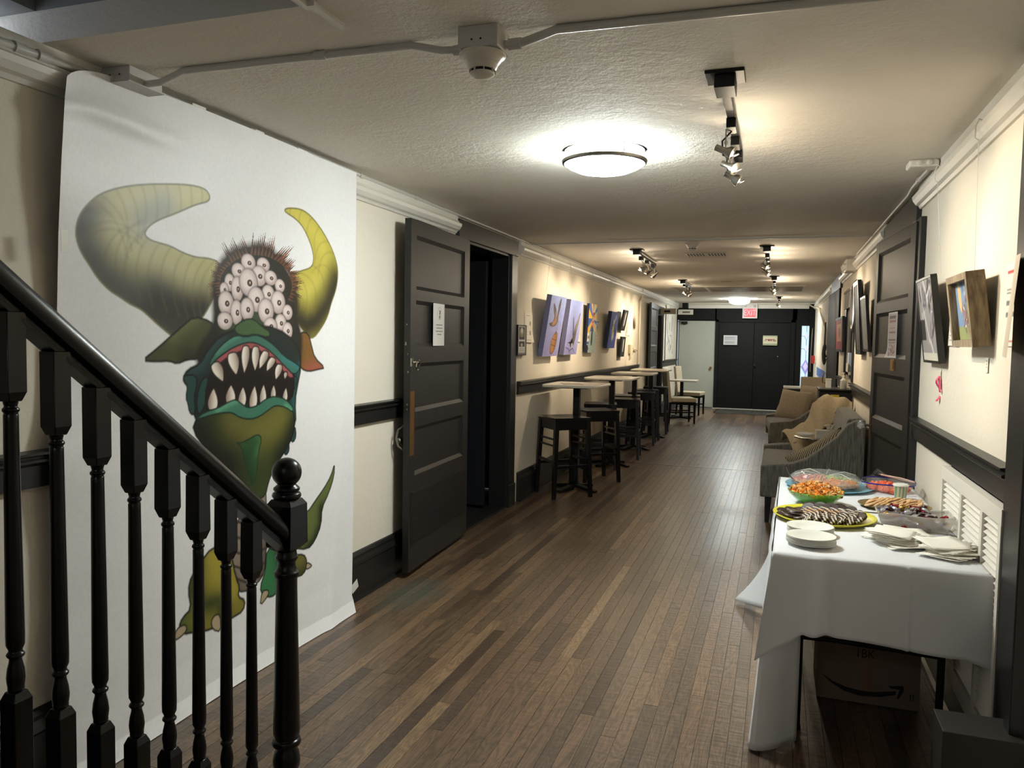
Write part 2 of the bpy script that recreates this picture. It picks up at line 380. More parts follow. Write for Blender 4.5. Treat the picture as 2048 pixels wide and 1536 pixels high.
    bp = q.n('ShaderNodeBump'); bp.inputs['Strength'].default_value = .45; bp.inputs['Distance'].default_value = .004; q.l(n3.outputs[0], bp.inputs['Height'])
    bp2 = q.n('ShaderNodeBump'); bp2.inputs['Strength'].default_value = .12; bp2.inputs['Distance'].default_value = .002; q.l(n2.outputs[0], bp2.inputs['Height']); q.l(bp.outputs[0], bp2.inputs['Normal'])
    q.l(bp2.outputs[0], b.inputs['Normal']); b.inputs['Specular IOR Level'].default_value = .8
    return q.m
floorm = floor_mat()
subm = mat('dark_subfloor', (22, 15, 11), .8)
MON = {
 'horn_l': [(2698,1797),(2624,1809),(2554,1804),(2478,1814),(2413,1833),(2359,1838),(2307,1843),(2278,1861),(2300,1892),(2345,1921),(2407,1947),(2471,1975),(2547,2011),(2626,2036),(2631,2062),(2600,2084),(2505,2081),(2385,2061),(2287,2042),(2202,2020),(2135,1997),(2070,1967),(2021,1928),(1984,1887),(1969,1845),(1971,1806),(1994,1764),(2029,1727),(2066,1684),(2117,1646),(2163,1627),(2210,1603),(2260,1588),(2296,1565),(2340,1535),(2386,1507),(2426,1484),(2500,1503),(2587,1565),(2660,1662)],
 'horn_l_dark': [(2002,1885),(1986,1828),(2024,1762),(2085,1696),(2163,1654),(2253,1610),(2356,1581),(2442,1525),(2543,1534)],
 'horn_l_dark2': [(2341,1632),(2435,1608),(2526,1594),(2587,1602)],
 'horn_l_grey': [(2285,1907),(2338,1942),(2376,1965)],
 'horn_l_mid': [(2573,2052),(2464,2038),(2346,2017),(2244,1988),(2154,1940),(2114,1892),(2120,1846),(2165,1804),(2241,1769),(2343,1740),(2460,1715),(2553,1692),(2623,1672)],
 'horn_r': [(3181,1790),(3282,1817),(3361,1839),(3381,1879),(3367,1930),(3333,1979),(3281,2031),(3218,2058),(3157,2070),(3133,2080),(3157,2095),(3268,2109),(3346,2092),(3428,2051),(3498,1999),(3556,1944),(3601,1877),(3609,1814),(3588,1741),(3544,1675),(3515,1610),(3458,1546),(3362,1476),(3283,1528),(3219,1585),(3194,1657),(3157,1727)],
 'horn_r_dark': [(3587,1788),(3515,1673),(3402,1576),(3322,1551),(3244,1586)],
 'horn_r_mid': [(3193,2083),(3320,2051),(3428,1991),(3484,1905),(3471,1811),(3348,1725),(3244,1689)],
 'hair_base': [(2660,1631),(2660,1706),(2698,1785),(2756,1835),(2835,1863),(2929,1884),(3017,1883),(3086,1849),(3145,1798),(3206,1731),(3231,1659),(3219,1585),(2983,1543),(2678,1537)],
 'skull': [(2640,1504),(2668,1568),(2678,1631),(2688,1708),(2726,1762),(2795,1813),(2929,1860),(3040,1844),(3121,1796),(3169,1728),(3206,1621),(3244,1549),(3270,1475),(3245,1364),(2983,1474),(2773,1493),(2603,1404),(2550,1393),(2586,1454)],
 'hairs': [[(2712,1644),(2657,1638),(2705,1654)],[(2707,1649),(2647,1643),(2701,1660)],[(2703,1655),(2637,1647),(2698,1665)],[(2699,1660),(2628,1652),(2695,1671)],[(2696,1666),(2619,1658),(2692,1677)],[(2694,1672),(2611,1663),(2690,1683)],[(2691,1678),(2637,1674),(2689,1689)],[(2690,1684),(2629,1680),(2688,1695)],[(2689,1690),(2623,1685),(2688,1701)],[(2688,1696),(2616,1691),(2688,1707)],[(2688,1702),(2611,1697),(2689,1713)],[(2688,1708),(2605,1703),(2690,1719)],[(2689,1714),(2634,1713),(2692,1726)],[(2691,1720),(2635,1739),(2694,1732)],[(2692,1726),(2632,1747),(2697,1738)],[(2695,1733),(2630,1755),(2700,1744)],[(2698,1739),(2628,1763),(2704,1750)],[(2701,1745),(2658,1763),(2708,1756)],[(2705,1751),(2657,1771),(2713,1762)],[(2710,1757),(2656,1779),(2718,1768)],[(2715,1763),(2656,1786),(2723,1774)],[(2720,1769),(2657,1794),(2729,1779)],[(2726,1774),(2658,1802),(2736,1785)],[(2732,1780),(2690,1800),(2743,1790)],[(2739,1786),(2692,1808),(2751,1795)],[(2746,1791),(2694,1816),(2758,1801)],[(2754,1796),(2696,1869),(2767,1805)],[(2762,1801),(2701,1880),(2775,1810)],[(2770,1806),(2705,1892),(2784,1815)],[(2779,1811),(2739,1870),(2794,1819)],[(2788,1816),(2745,1881),(2803,1823)],[(2798,1820),(2751,1892),(2814,1827)],[(2808,1824),(2757,1903),(2824,1831)],[(2818,1828),(2764,1913),(2835,1835)],[(2828,1832),(2798,1889),(2845,1838)],[(2839,1835),(2805,1899),(2857,1841)],[(2850,1839),(2813,1909),(2868,1844)],[(2861,1842),(2821,1919),(2880,1846)],[(2873,1844),(2830,1929),(2891,1848)],[(2884,1847),(2908,1954),(2903,1850)],[(2896,1849),(2917,1920),(2915,1852)],[(2908,1851),(2931,1930),(2927,1853)],[(2920,1853),(2947,1939),(2940,1854)],[(2933,1854),(2963,1949),(2952,1855)],[(2945,1855),(2979,1958),(2964,1855)],[(2957,1855),(2995,1966),(2976,1855)],[(2969,1856),(2999,1929),(2989,1855)],[(2982,1856),(3016,1937),(3001,1855)],[(2994,1855),(3032,1945),(3013,1854)],[(3006,1855),(3049,1952),(3025,1852)],[(3018,1854),(3066,1960),(3036,1851)],[(3030,1853),(3065,1920),(3048,1849)],[(3041,1851),(3131,1916),(3059,1847)],[(3053,1849),(3152,1920),(3070,1844)],[(3064,1847),(3174,1924),(3081,1841)],[(3075,1844),(3197,1928),(3091,1838)],[(3085,1841),(3219,1931),(3102,1834)],[(3096,1838),(3186,1894),(3111,1831)],[(3106,1834),(3169,1870),(3120,1826)],[(3115,1830),(3185,1869),(3129,1822)],[(3124,1826),(3201,1869),(3138,1817)],[(3133,1822),(3216,1867),(3145,1812)],[(3141,1817),(3232,1866),(3153,1807)],[(3149,1812),(3211,1842),(3160,1802)],[(3156,1807),(3225,1840),(3166,1796)],[(3162,1801),(3257,1816),(3172,1790)],[(3168,1795),(3271,1811),(3177,1784)],[(3174,1789),(3285,1806),(3181,1778)],[(3179,1783),(3251,1791),(3185,1771)],[(3183,1777),(3263,1785),(3188,1765)],[(3186,1770),(3275,1779),(3190,1758)],[(3189,1764),(3286,1773),(3192,1751)],[(3191,1757),(3296,1767),(3193,1744)],[(3193,1750),(3306,1760),(3194,1737)],[(3194,1743),(3267,1747),(3194,1730)],[(3194,1736),(3275,1740),(3193,1723)],[(3193,1729),(3283,1733),(3191,1716)],[(3192,1722),(3289,1726),(3189,1709)],[(3190,1715),(3287,1689),(3186,1702)],[(3188,1708),(3291,1679),(3183,1695)],[(3185,1701),(3250,1679),(3178,1688)],[(3181,1694),(3253,1670),(3174,1681)],[(3177,1687),(3255,1660),(3168,1675)],[(3171,1680),(3256,1651),(3162,1668)]],
 'eyes': [(2874,1814,42,33),(2978,1814,40,28),(2807,1772,38,29),(2948,1762,47,39),(3032,1760,40,29),(3101,1729,33,27),(2750,1719,28,32),(2799,1695,34,46),(2874,1728,53,52),(2716,1688,24,25),(3013,1686,40,36),(2927,1657,50,48),(3088,1652,47,46),(2727,1631,42,44),(2794,1595,34,46),(2865,1611,40,43),(2997,1609,49,48),(3161,1609,34,31),(2720,1557,41,32),(3107,1557,38,37),(3030,1542,42,33),(3161,1522,34,35)],
 'ear_l': [(2264,1399),(2339,1443),(2418,1496),(2475,1532),(2534,1570),(2632,1554),(2668,1517),(2622,1429),(2550,1399),(2499,1400),(2441,1383),(2401,1396),(2339,1394)],
 'ear_r': [(3200,1468),(3270,1520),(3335,1513),(3362,1453),(3390,1391),(3488,1338),(3424,1333),(3336,1324),(3270,1341),(3219,1402)],
 'face': [(2472,1325),(2497,1358),(2568,1380),(2612,1436),(2688,1494),(2815,1532),(2989,1546),(3160,1508),(3262,1431),(3271,1346),(3246,1274),(3221,1190),(3230,1068),(3141,1005),(2566,1113),(2524,1197),(2539,1277),(2489,1299)],
 'mouth': [(2620,1338),(2675,1398),(2782,1445),(2883,1467),(3007,1456),(3121,1414),(3213,1347),(3221,1263),(3201,1191),(3101,1186),(2952,1208),(2781,1194),(2601,1167),(2590,1253)],
 'lip_up': [(2621,1385),(2668,1435),(2725,1473),(2793,1500),(2854,1490),(2918,1503),(2983,1488),(3062,1453),(3133,1403),(3219,1372),(3270,1348),(3219,1309),(3145,1352),(3074,1400),(3005,1440),(2917,1467),(2854,1467),(2773,1447),(2705,1419),(2658,1394),(2630,1369)],
 'brow': [(2774,1532),(2844,1567),(2907,1572),(2972,1536),(3028,1516),(3017,1488),(2918,1505),(2854,1494),(2793,1503)],
 'gum': [(2635,1372),(2663,1396),(2715,1421),(2773,1449),(2854,1470),(2917,1469),(3005,1441),(3074,1402),(3157,1352),(3219,1302),(3170,1300),(3097,1360),(3016,1408),(2928,1440),(2854,1440),(2773,1418),(2705,1393),(2658,1359)],
 'teeth': [[(2636,1380),(2632,1367),(2639,1347),(2659,1327),(2687,1310),(2706,1300),(2710,1316),(2711,1341),(2705,1364),(2687,1382),(2671,1390)],[(2743,1422),(2735,1409),(2736,1386),(2750,1363),(2773,1339),(2791,1326),(2800,1342),(2810,1368),(2810,1394),(2798,1416),(2784,1427)],[(2840,1454),(2830,1440),(2823,1412),(2826,1381),(2835,1349),(2843,1330),(2855,1348),(2872,1378),(2881,1409),(2880,1438),(2872,1453)],[(2907,1451),(2898,1437),(2892,1412),(2896,1384),(2908,1355),(2917,1338),(2928,1354),(2943,1382),(2950,1410),(2947,1436),(2939,1450)],[(2984,1433),(2970,1425),(2954,1407),(2946,1386),(2946,1362),(2947,1347),(2965,1357),(2990,1374),(3009,1393),(3017,1413),(3015,1425)],[(3040,1403),(3026,1398),(3010,1384),(3001,1367),(2999,1347),(2999,1335),(3016,1342),(3040,1353),(3059,1368),(3068,1384),(3067,1394)],[(3088,1370),(3076,1363),(3064,1347),(3061,1328),(3064,1307),(3068,1294),(3083,1303),(3104,1318),(3118,1336),(3122,1354),(3118,1364)],[(3140,1331),(3135,1327),(3130,1320),(3131,1310),(3135,1300),(3139,1294),(3146,1299),(3156,1307),(3161,1315),(3161,1324),(3157,1329)],[(2657,1183),(2668,1193),(2675,1215),(2670,1240),(2658,1265),(2648,1281),(2635,1267),(2619,1245),(2610,1222),(2613,1199),(2622,1187)],[(2769,1201),(2780,1210),(2786,1230),(2781,1252),(2767,1275),(2756,1289),(2743,1277),(2727,1256),(2719,1236),(2723,1216),(2732,1204)],[(2842,1187),(2851,1197),(2858,1217),(2855,1239),(2844,1263),(2836,1277),(2824,1265),(2809,1244),(2801,1223),(2803,1203),(2810,1191)],[(2916,1169),(2927,1181),(2935,1205),(2933,1233),(2924,1261),(2916,1279),(2903,1264),(2885,1239),(2875,1213),(2876,1188),(2883,1174)],[(2985,1185),(2994,1195),(3000,1217),(2997,1241),(2987,1266),(2980,1281),(2969,1268),(2955,1245),(2948,1222),(2950,1200),(2956,1188)],[(3059,1204),(3066,1212),(3071,1227),(3069,1245),(3061,1263),(3054,1274),(3045,1265),(3034,1248),(3028,1232),(3030,1216),(3035,1207)],[(3147,1185),(3155,1193),(3162,1209),(3161,1227),(3155,1246),(3150,1258),(3140,1248),(3127,1231),(3120,1214),(3119,1198),(3124,1189)]],
 'lip_lo': [(2547,1163),(2599,1184),(2674,1193),(2742,1215),(2788,1223),(2823,1201),(2872,1178),(2934,1185),(2999,1213),(3066,1221),(3150,1199),(3211,1154),(3200,1135),(3150,1162),(3066,1179),(3012,1159),(2947,1134),(2884,1127),(2811,1142),(2764,1167),(2707,1172),(2631,1167),(2547,1156)],
 'jaw': [(2545,1160),(2631,1174),(2764,1182),(2884,1141),(3012,1179),(3150,1177),(3208,1147),(3223,1059),(3179,986),(3108,926),(3052,883),(3012,823),(2992,768),(2933,755),(2883,813),(2810,873),(2717,942),(2608,1018),(2521,1115)],
 'jaw_mid': [(2764,1098),(2884,1061),(3012,1072),(3094,1106)],
 'drip_c': [(2787,1033),(2823,1013),(2840,955),(2871,879),(2898,826),(2927,870),(2940,974),(2966,1036),(2934,1056),(2871,1039),(2823,1029)],
 'drips': [[(2479,1339),(2548,1336),(2548,1293),(2532,1244),(2542,1193),(2525,1174),(2505,1192),(2499,1225),(2487,1247),(2498,1296),(2474,1318)],[(3157,1057),(3223,1068),(3233,1014),(3208,986),(3179,1003)],[(3136,991),(3171,995),(3176,951),(3150,931),(3129,949)],[(2579,1321),(2621,1326),(2610,1253),(2588,1196),(2552,1170),(2548,1250)],[(3186,1295),(3244,1310),(3230,1259),(3205,1234)]],
 'neck': [(2908,841),(2999,842),(2992,760),(3012,656),(2998,525),(2985,412),(2932,377),(2832,362),(2772,408),(2749,517),(2773,629),(2809,715),(2883,781)],
 'necklines': [[(2762,631),(2882,583),(3005,582)],[(2752,571),(2869,517),(3005,524)],[(2752,508),(2869,452),(2998,458)],[(2772,447),(2869,395),(2971,407)],[(2797,686),(2895,649),(2998,651)],[(2902,834),(2959,832),(3005,816)]],
 'tail': [(3584,834),(3579,765),(3531,688),(3460,616),(3456,533),(3398,463),(3331,435),(3194,476),(3179,603),(3238,617),(3331,622),(3397,666),(3480,716),(3548,770)],
 'leg_l': [(2584,584),(2626,610),(2693,605),(2750,564),(2784,444),(2808,397),(2796,357),(2846,329),(2832,285),(2760,279),(2668,273),(2581,281),(2509,303),(2469,310),(2440,349),(2459,378),(2510,398),(2492,477),(2511,530)],
 'leg_l_mid': [(2637,570),(2670,492),(2749,407)],
 'leg_l_dark': [(2542,551),(2520,468),(2582,390),(2669,377),(2713,308)],
 'claws': [[(2479,346),(2440,349),(2420,334),(2416,303),(2449,306),(2484,319)],[(2624,307),(2646,327),(2682,319),(2685,244),(2635,269)],[(2948,268),(2965,334),(3011,328),(3014,302)],[(3324,376),(3371,349),(3360,341),(3316,339)]],
 'leg_r': [(2998,517),(3080,505),(3108,377),(3080,299),(3038,284),(2971,311),(2949,355),(2991,418)],
 'hand_r': [(3209,437),(3300,420),(3327,380),(3319,338),(3269,318),(3194,344)],
}
# ---------------------------------------------------------------- floor
flo = struct(M().box(XL - 1.6, YB, -.05, XR + 1.2, YE + .4, -.013).build('floor', subm))
def plank(x0, x1, y0, y1, tone, dz, tl):
    g = .0007; m = M(); z = dz
    m.v = [(x0 + g, y0 + g, -.013), (x1 - g, y0 + g, -.013), (x1 - g, y1 - g, -.013), (x0 + g, y1 - g, -.013),
           (x0 + g, y0 + g, z - tl), (x1 - g, y0 + g, z + tl), (x1 - g, y1 - g, z + tl), (x0 + g, y1 - g, z - tl)]
    return m.v
PF = [(4, 5, 6, 7), (0, 1, 5, 4), (1, 2, 6, 5), (2, 3, 7, 6), (3, 0, 4, 7)]
strips = np.arange(XL, XR - .001, .0575)
near_p, far_v, far_t = [], [], []
for si, x in enumerate(strips):
    x1 = min(x + .0575, XR); y = YB - random.random()
    while y < YE:
        L = random.choice([.5, .8, 1.1, 1.4, 1.8, 2.2]) * random.uniform(.85, 1.15); y1 = min(y + L, YE)
        t = min(1, max(0, random.gauss(.43, .25))); dz = random.uniform(-.0005, .0003); tl = random.gauss(0, .00012)
        ent = (plank(x, x1, max(y, YB), y1, t, dz, tl), t, y1)
        if y1 > 1.9 and y < 7.2: near_p.append((y, ent))
        else: far_v.append(ent[0]); far_t.append(t)
        y = y1
near_p.sort(key=lambda a: a[0])
for i, (y, (v, t, _)) in enumerate(near_p):
    if i >= 300: far_v.append(v); far_t.append(t); continue
    me = bpy.data.meshes.new('plank'); cx = sum(p[0] for p in v) / 8; cy = sum(p[1] for p in v) / 8
    me.from_pydata(v, [], PF); a = me.attributes.new('tone', 'FLOAT', 'FACE'); a.data.foreach_set('value', [t] * 5)
    me.materials.append(floorm); o = bpy.data.objects.new('plank', me); C.objects.link(o); o.parent = flo
vv = [p for v in far_v for p in v]; ff = [[8 * i + k for k in f] for i in range(len(far_v)) for f in PF]
me = bpy.data.meshes.new('plank_rest'); me.from_pydata(vv, [], ff); a = me.attributes.new('tone', 'FLOAT', 'FACE')
a.data.foreach_set('value', [t for t in far_t for _ in range(5)]); me.materials.append(floorm)
o = bpy.data.objects.new('plank_rest', me); C.objects.link(o); o.parent = flo; o['kind'] = 'stuff'
tag(M().box(XL + .1, 9.56, .0004, XR, 9.60, .003).build('threshold_strip', steel), 'thin metal threshold strip set across the wood floor', 'strip', kind='structure')

# ---------------------------------------------------------------- walls and ceiling
T = .16
m = M()
def lwall(y0, y1, z0=0, z1=ZC, mm=None): (mm or m).box(XL - T, y0, z0, XL, y1, z1)
lwall(YB, 5.45); lwall(5.45, 6.52, 2.24); lwall(6.52, 15.1); lwall(15.1, 16.0, 2.04); lwall(16.0, YE)
struct(m.build('wall_left', wallm))
m = M()
def rwall(y0, y1, z0=0, z1=ZC): m.box(XR, y0, z0, XR + T, y1, z1)
rwall(YB, 5.0); rwall(5.0, 6.1, 2.2); rwall(6.1, 8.75); rwall(8.75, 9.65, 0, 1.12); rwall(8.75, 9.65, 2.06); rwall(9.65, YE)
struct(m.build('wall_right', wallm))
struct(M().box(XL - T, YB - .1, 0, XR + T, YB, 3.2).build('wall_back', wallm))
m = M(); m.box(XL - T, YE, 0, XL + .02, YE + .12, 2.42); m.box(XL, YE, 2.02, -1.37, YE + .12, 2.42); m.box(-1.40, YE, 2.035, .36, YE + .12, 2.42)
m.box(.27, YE, 0, .455, YE + .12, 2.42); m.box(.455, YE, 0, .683, YE + .12, .49); m.box(.455, YE, 1.92, .683, YE + .12, 2.42); m.box(.683, YE, 0, XR + T, YE + .12, 2.42)
m.box(XL - T, YE + .13, 0, XR + T, YE + .15, .48); m.box(XL - T, YE + .13, 0, .44, YE + .15, 2.4); m.box(.70, YE + .13, 0, XR + T, YE + .15, 2.4)  # added unseen backing panels that block light through the door gaps
struct(m.build('wall_end', endblk))
# ceiling with the stairwell opening over the flight on the left
HX, HY = -1.25, 1.90
m = M(); m.box(XL - T, HY, ZC, XR + T, YE + .2, ZC + .1); m.box(HX, YB, ZC, XR + T, HY, ZC + .1); m.box(XL - T, YB, ZC, HX, -.6, ZC + .1)
struct(m.build('ceiling', ceilm))
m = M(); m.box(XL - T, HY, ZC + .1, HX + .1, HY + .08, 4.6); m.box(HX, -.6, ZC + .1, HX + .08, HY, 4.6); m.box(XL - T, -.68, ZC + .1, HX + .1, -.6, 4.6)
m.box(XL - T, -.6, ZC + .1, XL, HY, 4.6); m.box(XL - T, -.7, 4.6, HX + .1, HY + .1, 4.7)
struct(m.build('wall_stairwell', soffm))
struct(M().box(HX, HY - .02, ZC - .012, HX + .022, HY + .14, ZC + .1).box(HX - .02, -.6, ZC - .012, HX, HY, ZC + .1).build('trim_1', trimw))
# rooms beyond the openings
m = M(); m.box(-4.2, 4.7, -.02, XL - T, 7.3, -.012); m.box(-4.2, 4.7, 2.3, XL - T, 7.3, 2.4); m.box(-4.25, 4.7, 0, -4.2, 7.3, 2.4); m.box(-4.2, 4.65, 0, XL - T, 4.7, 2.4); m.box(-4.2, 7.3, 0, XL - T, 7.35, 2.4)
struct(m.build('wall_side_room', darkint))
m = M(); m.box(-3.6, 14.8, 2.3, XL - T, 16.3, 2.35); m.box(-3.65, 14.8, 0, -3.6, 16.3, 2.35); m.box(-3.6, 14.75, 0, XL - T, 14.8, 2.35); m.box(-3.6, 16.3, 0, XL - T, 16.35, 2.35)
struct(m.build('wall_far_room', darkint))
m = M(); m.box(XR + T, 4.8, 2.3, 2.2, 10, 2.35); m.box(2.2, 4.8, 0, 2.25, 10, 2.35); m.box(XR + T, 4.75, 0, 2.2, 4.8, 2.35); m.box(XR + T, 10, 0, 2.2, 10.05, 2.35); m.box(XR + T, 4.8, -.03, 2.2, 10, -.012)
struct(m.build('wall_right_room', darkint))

def run(name, poly, side, spans, mt):
    m = M()
    for (a, b) in spans:
        pl = [((XL + d) if side == 'l' else (XR - d), z) for d, z in poly]
        m.prism(pl, 'y', a, b)
    return struct(m.build(name, mt))
corn = [(0, 2.265), (.012, 2.265), (.02, 2.28), (.035, 2.288), (.05, 2.31), (.055, 2.33), (.035, 2.342), (.03, 2.352), (.022, 2.356), (.02, 2.41), (0, 2.41)]
rail = [(0, .995), (.022, 1.0), (.024, 1.07), (.03, 1.078), (.04, 1.082), (.04, 1.09), (.03, 1.094), (.03, 1.10), (.045, 1.106), (.045, 1.114), (0, 1.118)]
base = [(0, 0), (.045, 0), (.04, .014), (.024, .02), (.024, .19), (.03, .20), (.026, .215), (.018, .235), (.018, .25), (.01, .265), (0, .27)]
run('trim_2', corn, 'l', [(YB, 5.29), (6.76, 15.9), (15.9, YE)], trimw)
run('trim_3', corn, 'r', [(YB, 4.9), (6.34, 10.6), (12.4, YE)], trimw)
run('trim_4', rail, 'l', [(YB, 4.43), (6.76, 13.2), (16.15, 17.0), (17.0, YE)], blackw)
run('trim_5', rail, 'r', [(2.86, 4.72), (6.34, 8.7), (9.75, 10.6)], blackw)
run('baseboard_left', base, 'l', [(YB, 5.29), (6.8, 13.2), (16.15, YE)], blackw)
run('baseboard_right', base, 'r', [(2.86, 4.72), (6.34, 10.6), (12.4, YE)], blackw)
# casings
def casing_l(y0, y1, zt, wd, head, name, mt=blackw):
    m = M(); m.box(XL, y0 - wd, 0, XL + .024, y0, zt).box(XL, y1, 0, XL + .024, y1 + wd, zt)
    m.box(XL, y0 - wd, zt, XL + .03, y1 + wd, head); m.box(XL - T, y0 - .0, 0, XL, y0 + .018, zt).box(XL - T, y1 - .018, 0, XL, y1, zt).box(XL - T, y0, zt - .018, XL, y1, zt)
    m.box(XL, y0 - wd - .01, 0, XL + .032, y0 + .0, .2).box(XL, y1, 0, XL + .032, y1 + wd + .01, .2)
    return struct(m.build(name, mt, bev=.003))
casing_l(5.45, 6.52, 2.24, .15, 2.375, 'trim_6'); casing_l(15.1, 16.0, 2.04, .11, 2.20, 'trim_7')
m = M(); m.box(XR - .03, 4.72, 0, XR, 4.92, 2.2).box(XR - .03, 4.9, 2.2, XR, 6.34, 2.36).box(XR - .03, 6.12, 0, XR, 6.3, 2.2)
m.box(XR, 5.0, 0, XR + T, 5.02, 2.2).box(XR, 6.08, 0, XR + T, 6.1, 2.2); struct(m.build('trim_8', black, bev=.003))
m = M(); m.box(XR - .035, 2.62, 0, XR, 2.845, 2.40); m.box(XR - .05, 2.60, 0, XR, 2.66, 2.4); struct(m.build('trim_9', blackw, bev=.004))
# end wall trim: white frieze, black corner block and door frame
m = M(); m.box(XL, YE - .03, 2.30, XL + .2, YE, 2.385).box(-2.0, YE - .03, 2.285, .60, YE, 2.385); m.box(XL, YE - .045, 2.385, XR, YE, 2.41); struct(m.build('trim_10', trimw))
m = M(); m.box(-1.38, YE - .03, 0, -1.31, YE, 2.035).box(.24, YE - .03, 0, .33, YE, 2.035).box(-1.38, YE - .03, 1.975, .33, YE, 2.035)
m.box(.62, YE - .06, 0, XR, YE, 2.34)
struct(m.build('trim_11', endblk, bev=.003))
struct(M().box(-1.4, YE - .05, 0, .33, YE + .1, .018).build('trim_12', grey))
# window jamb on the right wall with a grey roller shade
m = M(); m.box(XR - .02, 8.66, 1.12, XR, 8.75, 2.08).box(XR - .02, 9.65, 1.12, XR, 9.74, 2.08).box(XR - .02, 8.66, 2.06, XR, 9.74, 2.12); win = struct(m.build('window_1', blackw))
M().box(XR + .02, 8.77, 1.14, XR + .03, 9.63, 2.04).build('pane', mat('dark_glass', (8, 9, 10), .08, spec=.5), win)
tag(M().box(XR - .04, 8.72, 1.9, XR - .03, 9.68, 2.08).lathe([(.02, 0), (.02, .98)], 12, T=Matrix.Translation((XR - .03, 8.71, 2.09)) @ Matrix.Rotation(-PI / 2, 4, 'X')).build('roller_shade', mat('grey_shade_cloth', (128, 124, 118), .8)),
    'short grey roller shade pulled down over the dark right-hand window', 'shade')

# ---------------------------------------------------------------- doors
def leaf(root, W, H, panels, th=.042, inset=.11, mt=black, grille=None, sgn=1):
    """door leaf: x from the hinge (0) to the free edge (W), z up, face at y=0 towards -y*sgn"""
    lv = [0]; m = M(); f, b = 0, th * sgn
    zs = sorted(panels); x0, x1 = inset, W - .085
    m.box(0, f, 0, x0, b, H).box(x1, f, 0, W, b, H)
    prev = 0
    for (a, c) in zs: m.box(x0, f, prev, x1, b, a); prev = c
    m.box(x0, f, prev, x1, b, H)
    m.build('leaf_frame', mt, root, bev=.002)
    for (a, c) in zs:
        q = M(); d = .014 * sgn; e = .022
        q.add([(x0, 0, a), (x1, 0, a), (x1, 0, c), (x0, 0, c), (x0 + e, d, a + e), (x1 - e, d, a + e), (x1 - e, d, c - e), (x0 + e, d, c - e),
               (x0, b, a), (x1, b, a), (x1, b, c), (x0, b, c)],
              [(0, 1, 5, 4), (1, 2, 6, 5), (2, 3, 7, 6), (3, 0, 4, 7), (4, 5, 6, 7), (8, 9, 10, 11)])
        q.build('door_panel', mt, root)
    if grille:
        a, c, g0, g1 = grille; q = M(); q.box(g0, -.004 * sgn, a, g1, 0, c); q.build('grille_plate', mt, root, bev=.001)
        q = M(); n = 34
        for i in range(n):
            z = a + .012 + (c - a - .024) * i / (n - 1); q.box(g0 + .015, -.0072 * sgn, z, g1 - .015, -.0035 * sgn, z + .0045)
        k = q.build('grille_rib', mt, root); k['kind'] = 'stuff'
panels = [(.16, .50), (.60, .90), (1.00, 1.30), (1.405, 1.69), (1.76, 2.09)]
# left open door: hinge at the doorway's near jamb, free edge towards the camera
hx, hy, fx, fy = -2.19, 5.41, -2.13, 4.31
ang = math.atan2(fy - hy, fx - hx); d1 = sroot('door_1', (hx, hy, .04), ang)
# local x runs along the leaf, the corridor side is +y after rotation
leaf(d1, 1.10, 2.185, panels[1:], sgn=-1, grille=(.155, .50, .04, 1.07))
M().box(1.03, 0, .73, 1.095, .0015, 1.13).build('push_plate', brass, d1)
q = M(); q.box(1.065, 0, 1.285, 1.095, .006, 1.335); q.rod((1.075, .005, 1.31), (1.045, .03, 1.31), .008); q.tube([(1.045 + .024 * math.cos(t), .03 + .003 * math.sin(t), 1.292 + .03 * math.sin(t)) for t in np.linspace(0, 2 * PI, 17)[:-1]], .0045, 6, closed=True)
q.build('door_handle', chrome, d1)
q = M(); q.tube([(1.08, -.044, .76), (1.10, -.075, .79), (1.105, -.085, .84), (1.10, -.075, .89), (1.08, -.044, .92)], .006, 8); q.ball((1.07, -.08, .82), .022, .022, .022, 12, 8); q.build('pull_handle', steel, d1)
q = M()
for z, r in ((1.54, .004), (1.42, .006), (1.25, .006), (1.05, .005), (1.02, .004), (1.36, .003), (1.43, .004)): q.ball((1.1005, -.02 + random.uniform(-.01, .01), z), .0015, r, r * 1.3, 8, 6)
q.build('screw_head', steel, d1)
# doorway interior: black inner door edge and a curtain
tag(M().grid(60, 4, lambda u, v: (-2.62 + .035 * math.sin(u * 46) + .01 * math.sin(u * 17), 5.5 + u * .52, .02 + v * 2.15)).build('doorway_curtain', curtm, solid=.003),
    'black pleated curtain hanging inside the open left doorway', 'curtain')
d4 = sroot('door_2', (-2.44, 6.46, .02), PI * .98)
leaf(d4, .62, 2.16, panels, sgn=1, mt=mat('dark_navy_paint', (24, 25, 30), .5))
tag(M().box(-2.42, 5.5, .0, -2.26, 6.5, .012).build('door_sill', blackw, bev=.003), 'low black sill across the open left doorway', 'sill', kind='structure')
# right open door
hx, hy, fx, fy = .69, 4.80, .60, 5.85
d3 = sroot('door_3', (hx, hy, .02), math.atan2(fy - hy, fx - hx))
leaf(d3, 1.03, 2.165, panels, sgn=-1)
M().box(.36, 0, 1.33, .46, .004, 1.40).box(.375, .004, 1.34, .445, .008, 1.39).build('brass_plate', brass, d3)
crystal = mat('cut_glass_knob', (235, 235, 230), .05, trans=.7, spec=.7)
q = M(); q.rod((.975, 0, .94), (.975, .04, .94), .008); q.build('knob_spindle', steel, d3)
q = M(); q.lathe([(0, -.022), (.018, -.02), (.028, -.006), (.028, .006), (.02, .02), (0, .022)], 10, T=Matrix.Translation((.975, .062, .94)) @ Matrix.Rotation(PI / 2, 4, 'X'), smooth=False); q.build('glass_knob', crystal, d3)
M().box(.955, 0, .86, .995, .003, 1.02).build('knob_plate', mat('aged_bronze', (78, 50, 36), .45, metal=.5), d3)
# far left open door and opening
d5 = sroot('door_4', (-2.20, 15.02, .02), math.atan2(13.9 - 15.02, .04)); leaf(d5, 1.05, 2.18, panels, sgn=-1, mt=mat('slate_door_paint', (62, 63, 66), .4))
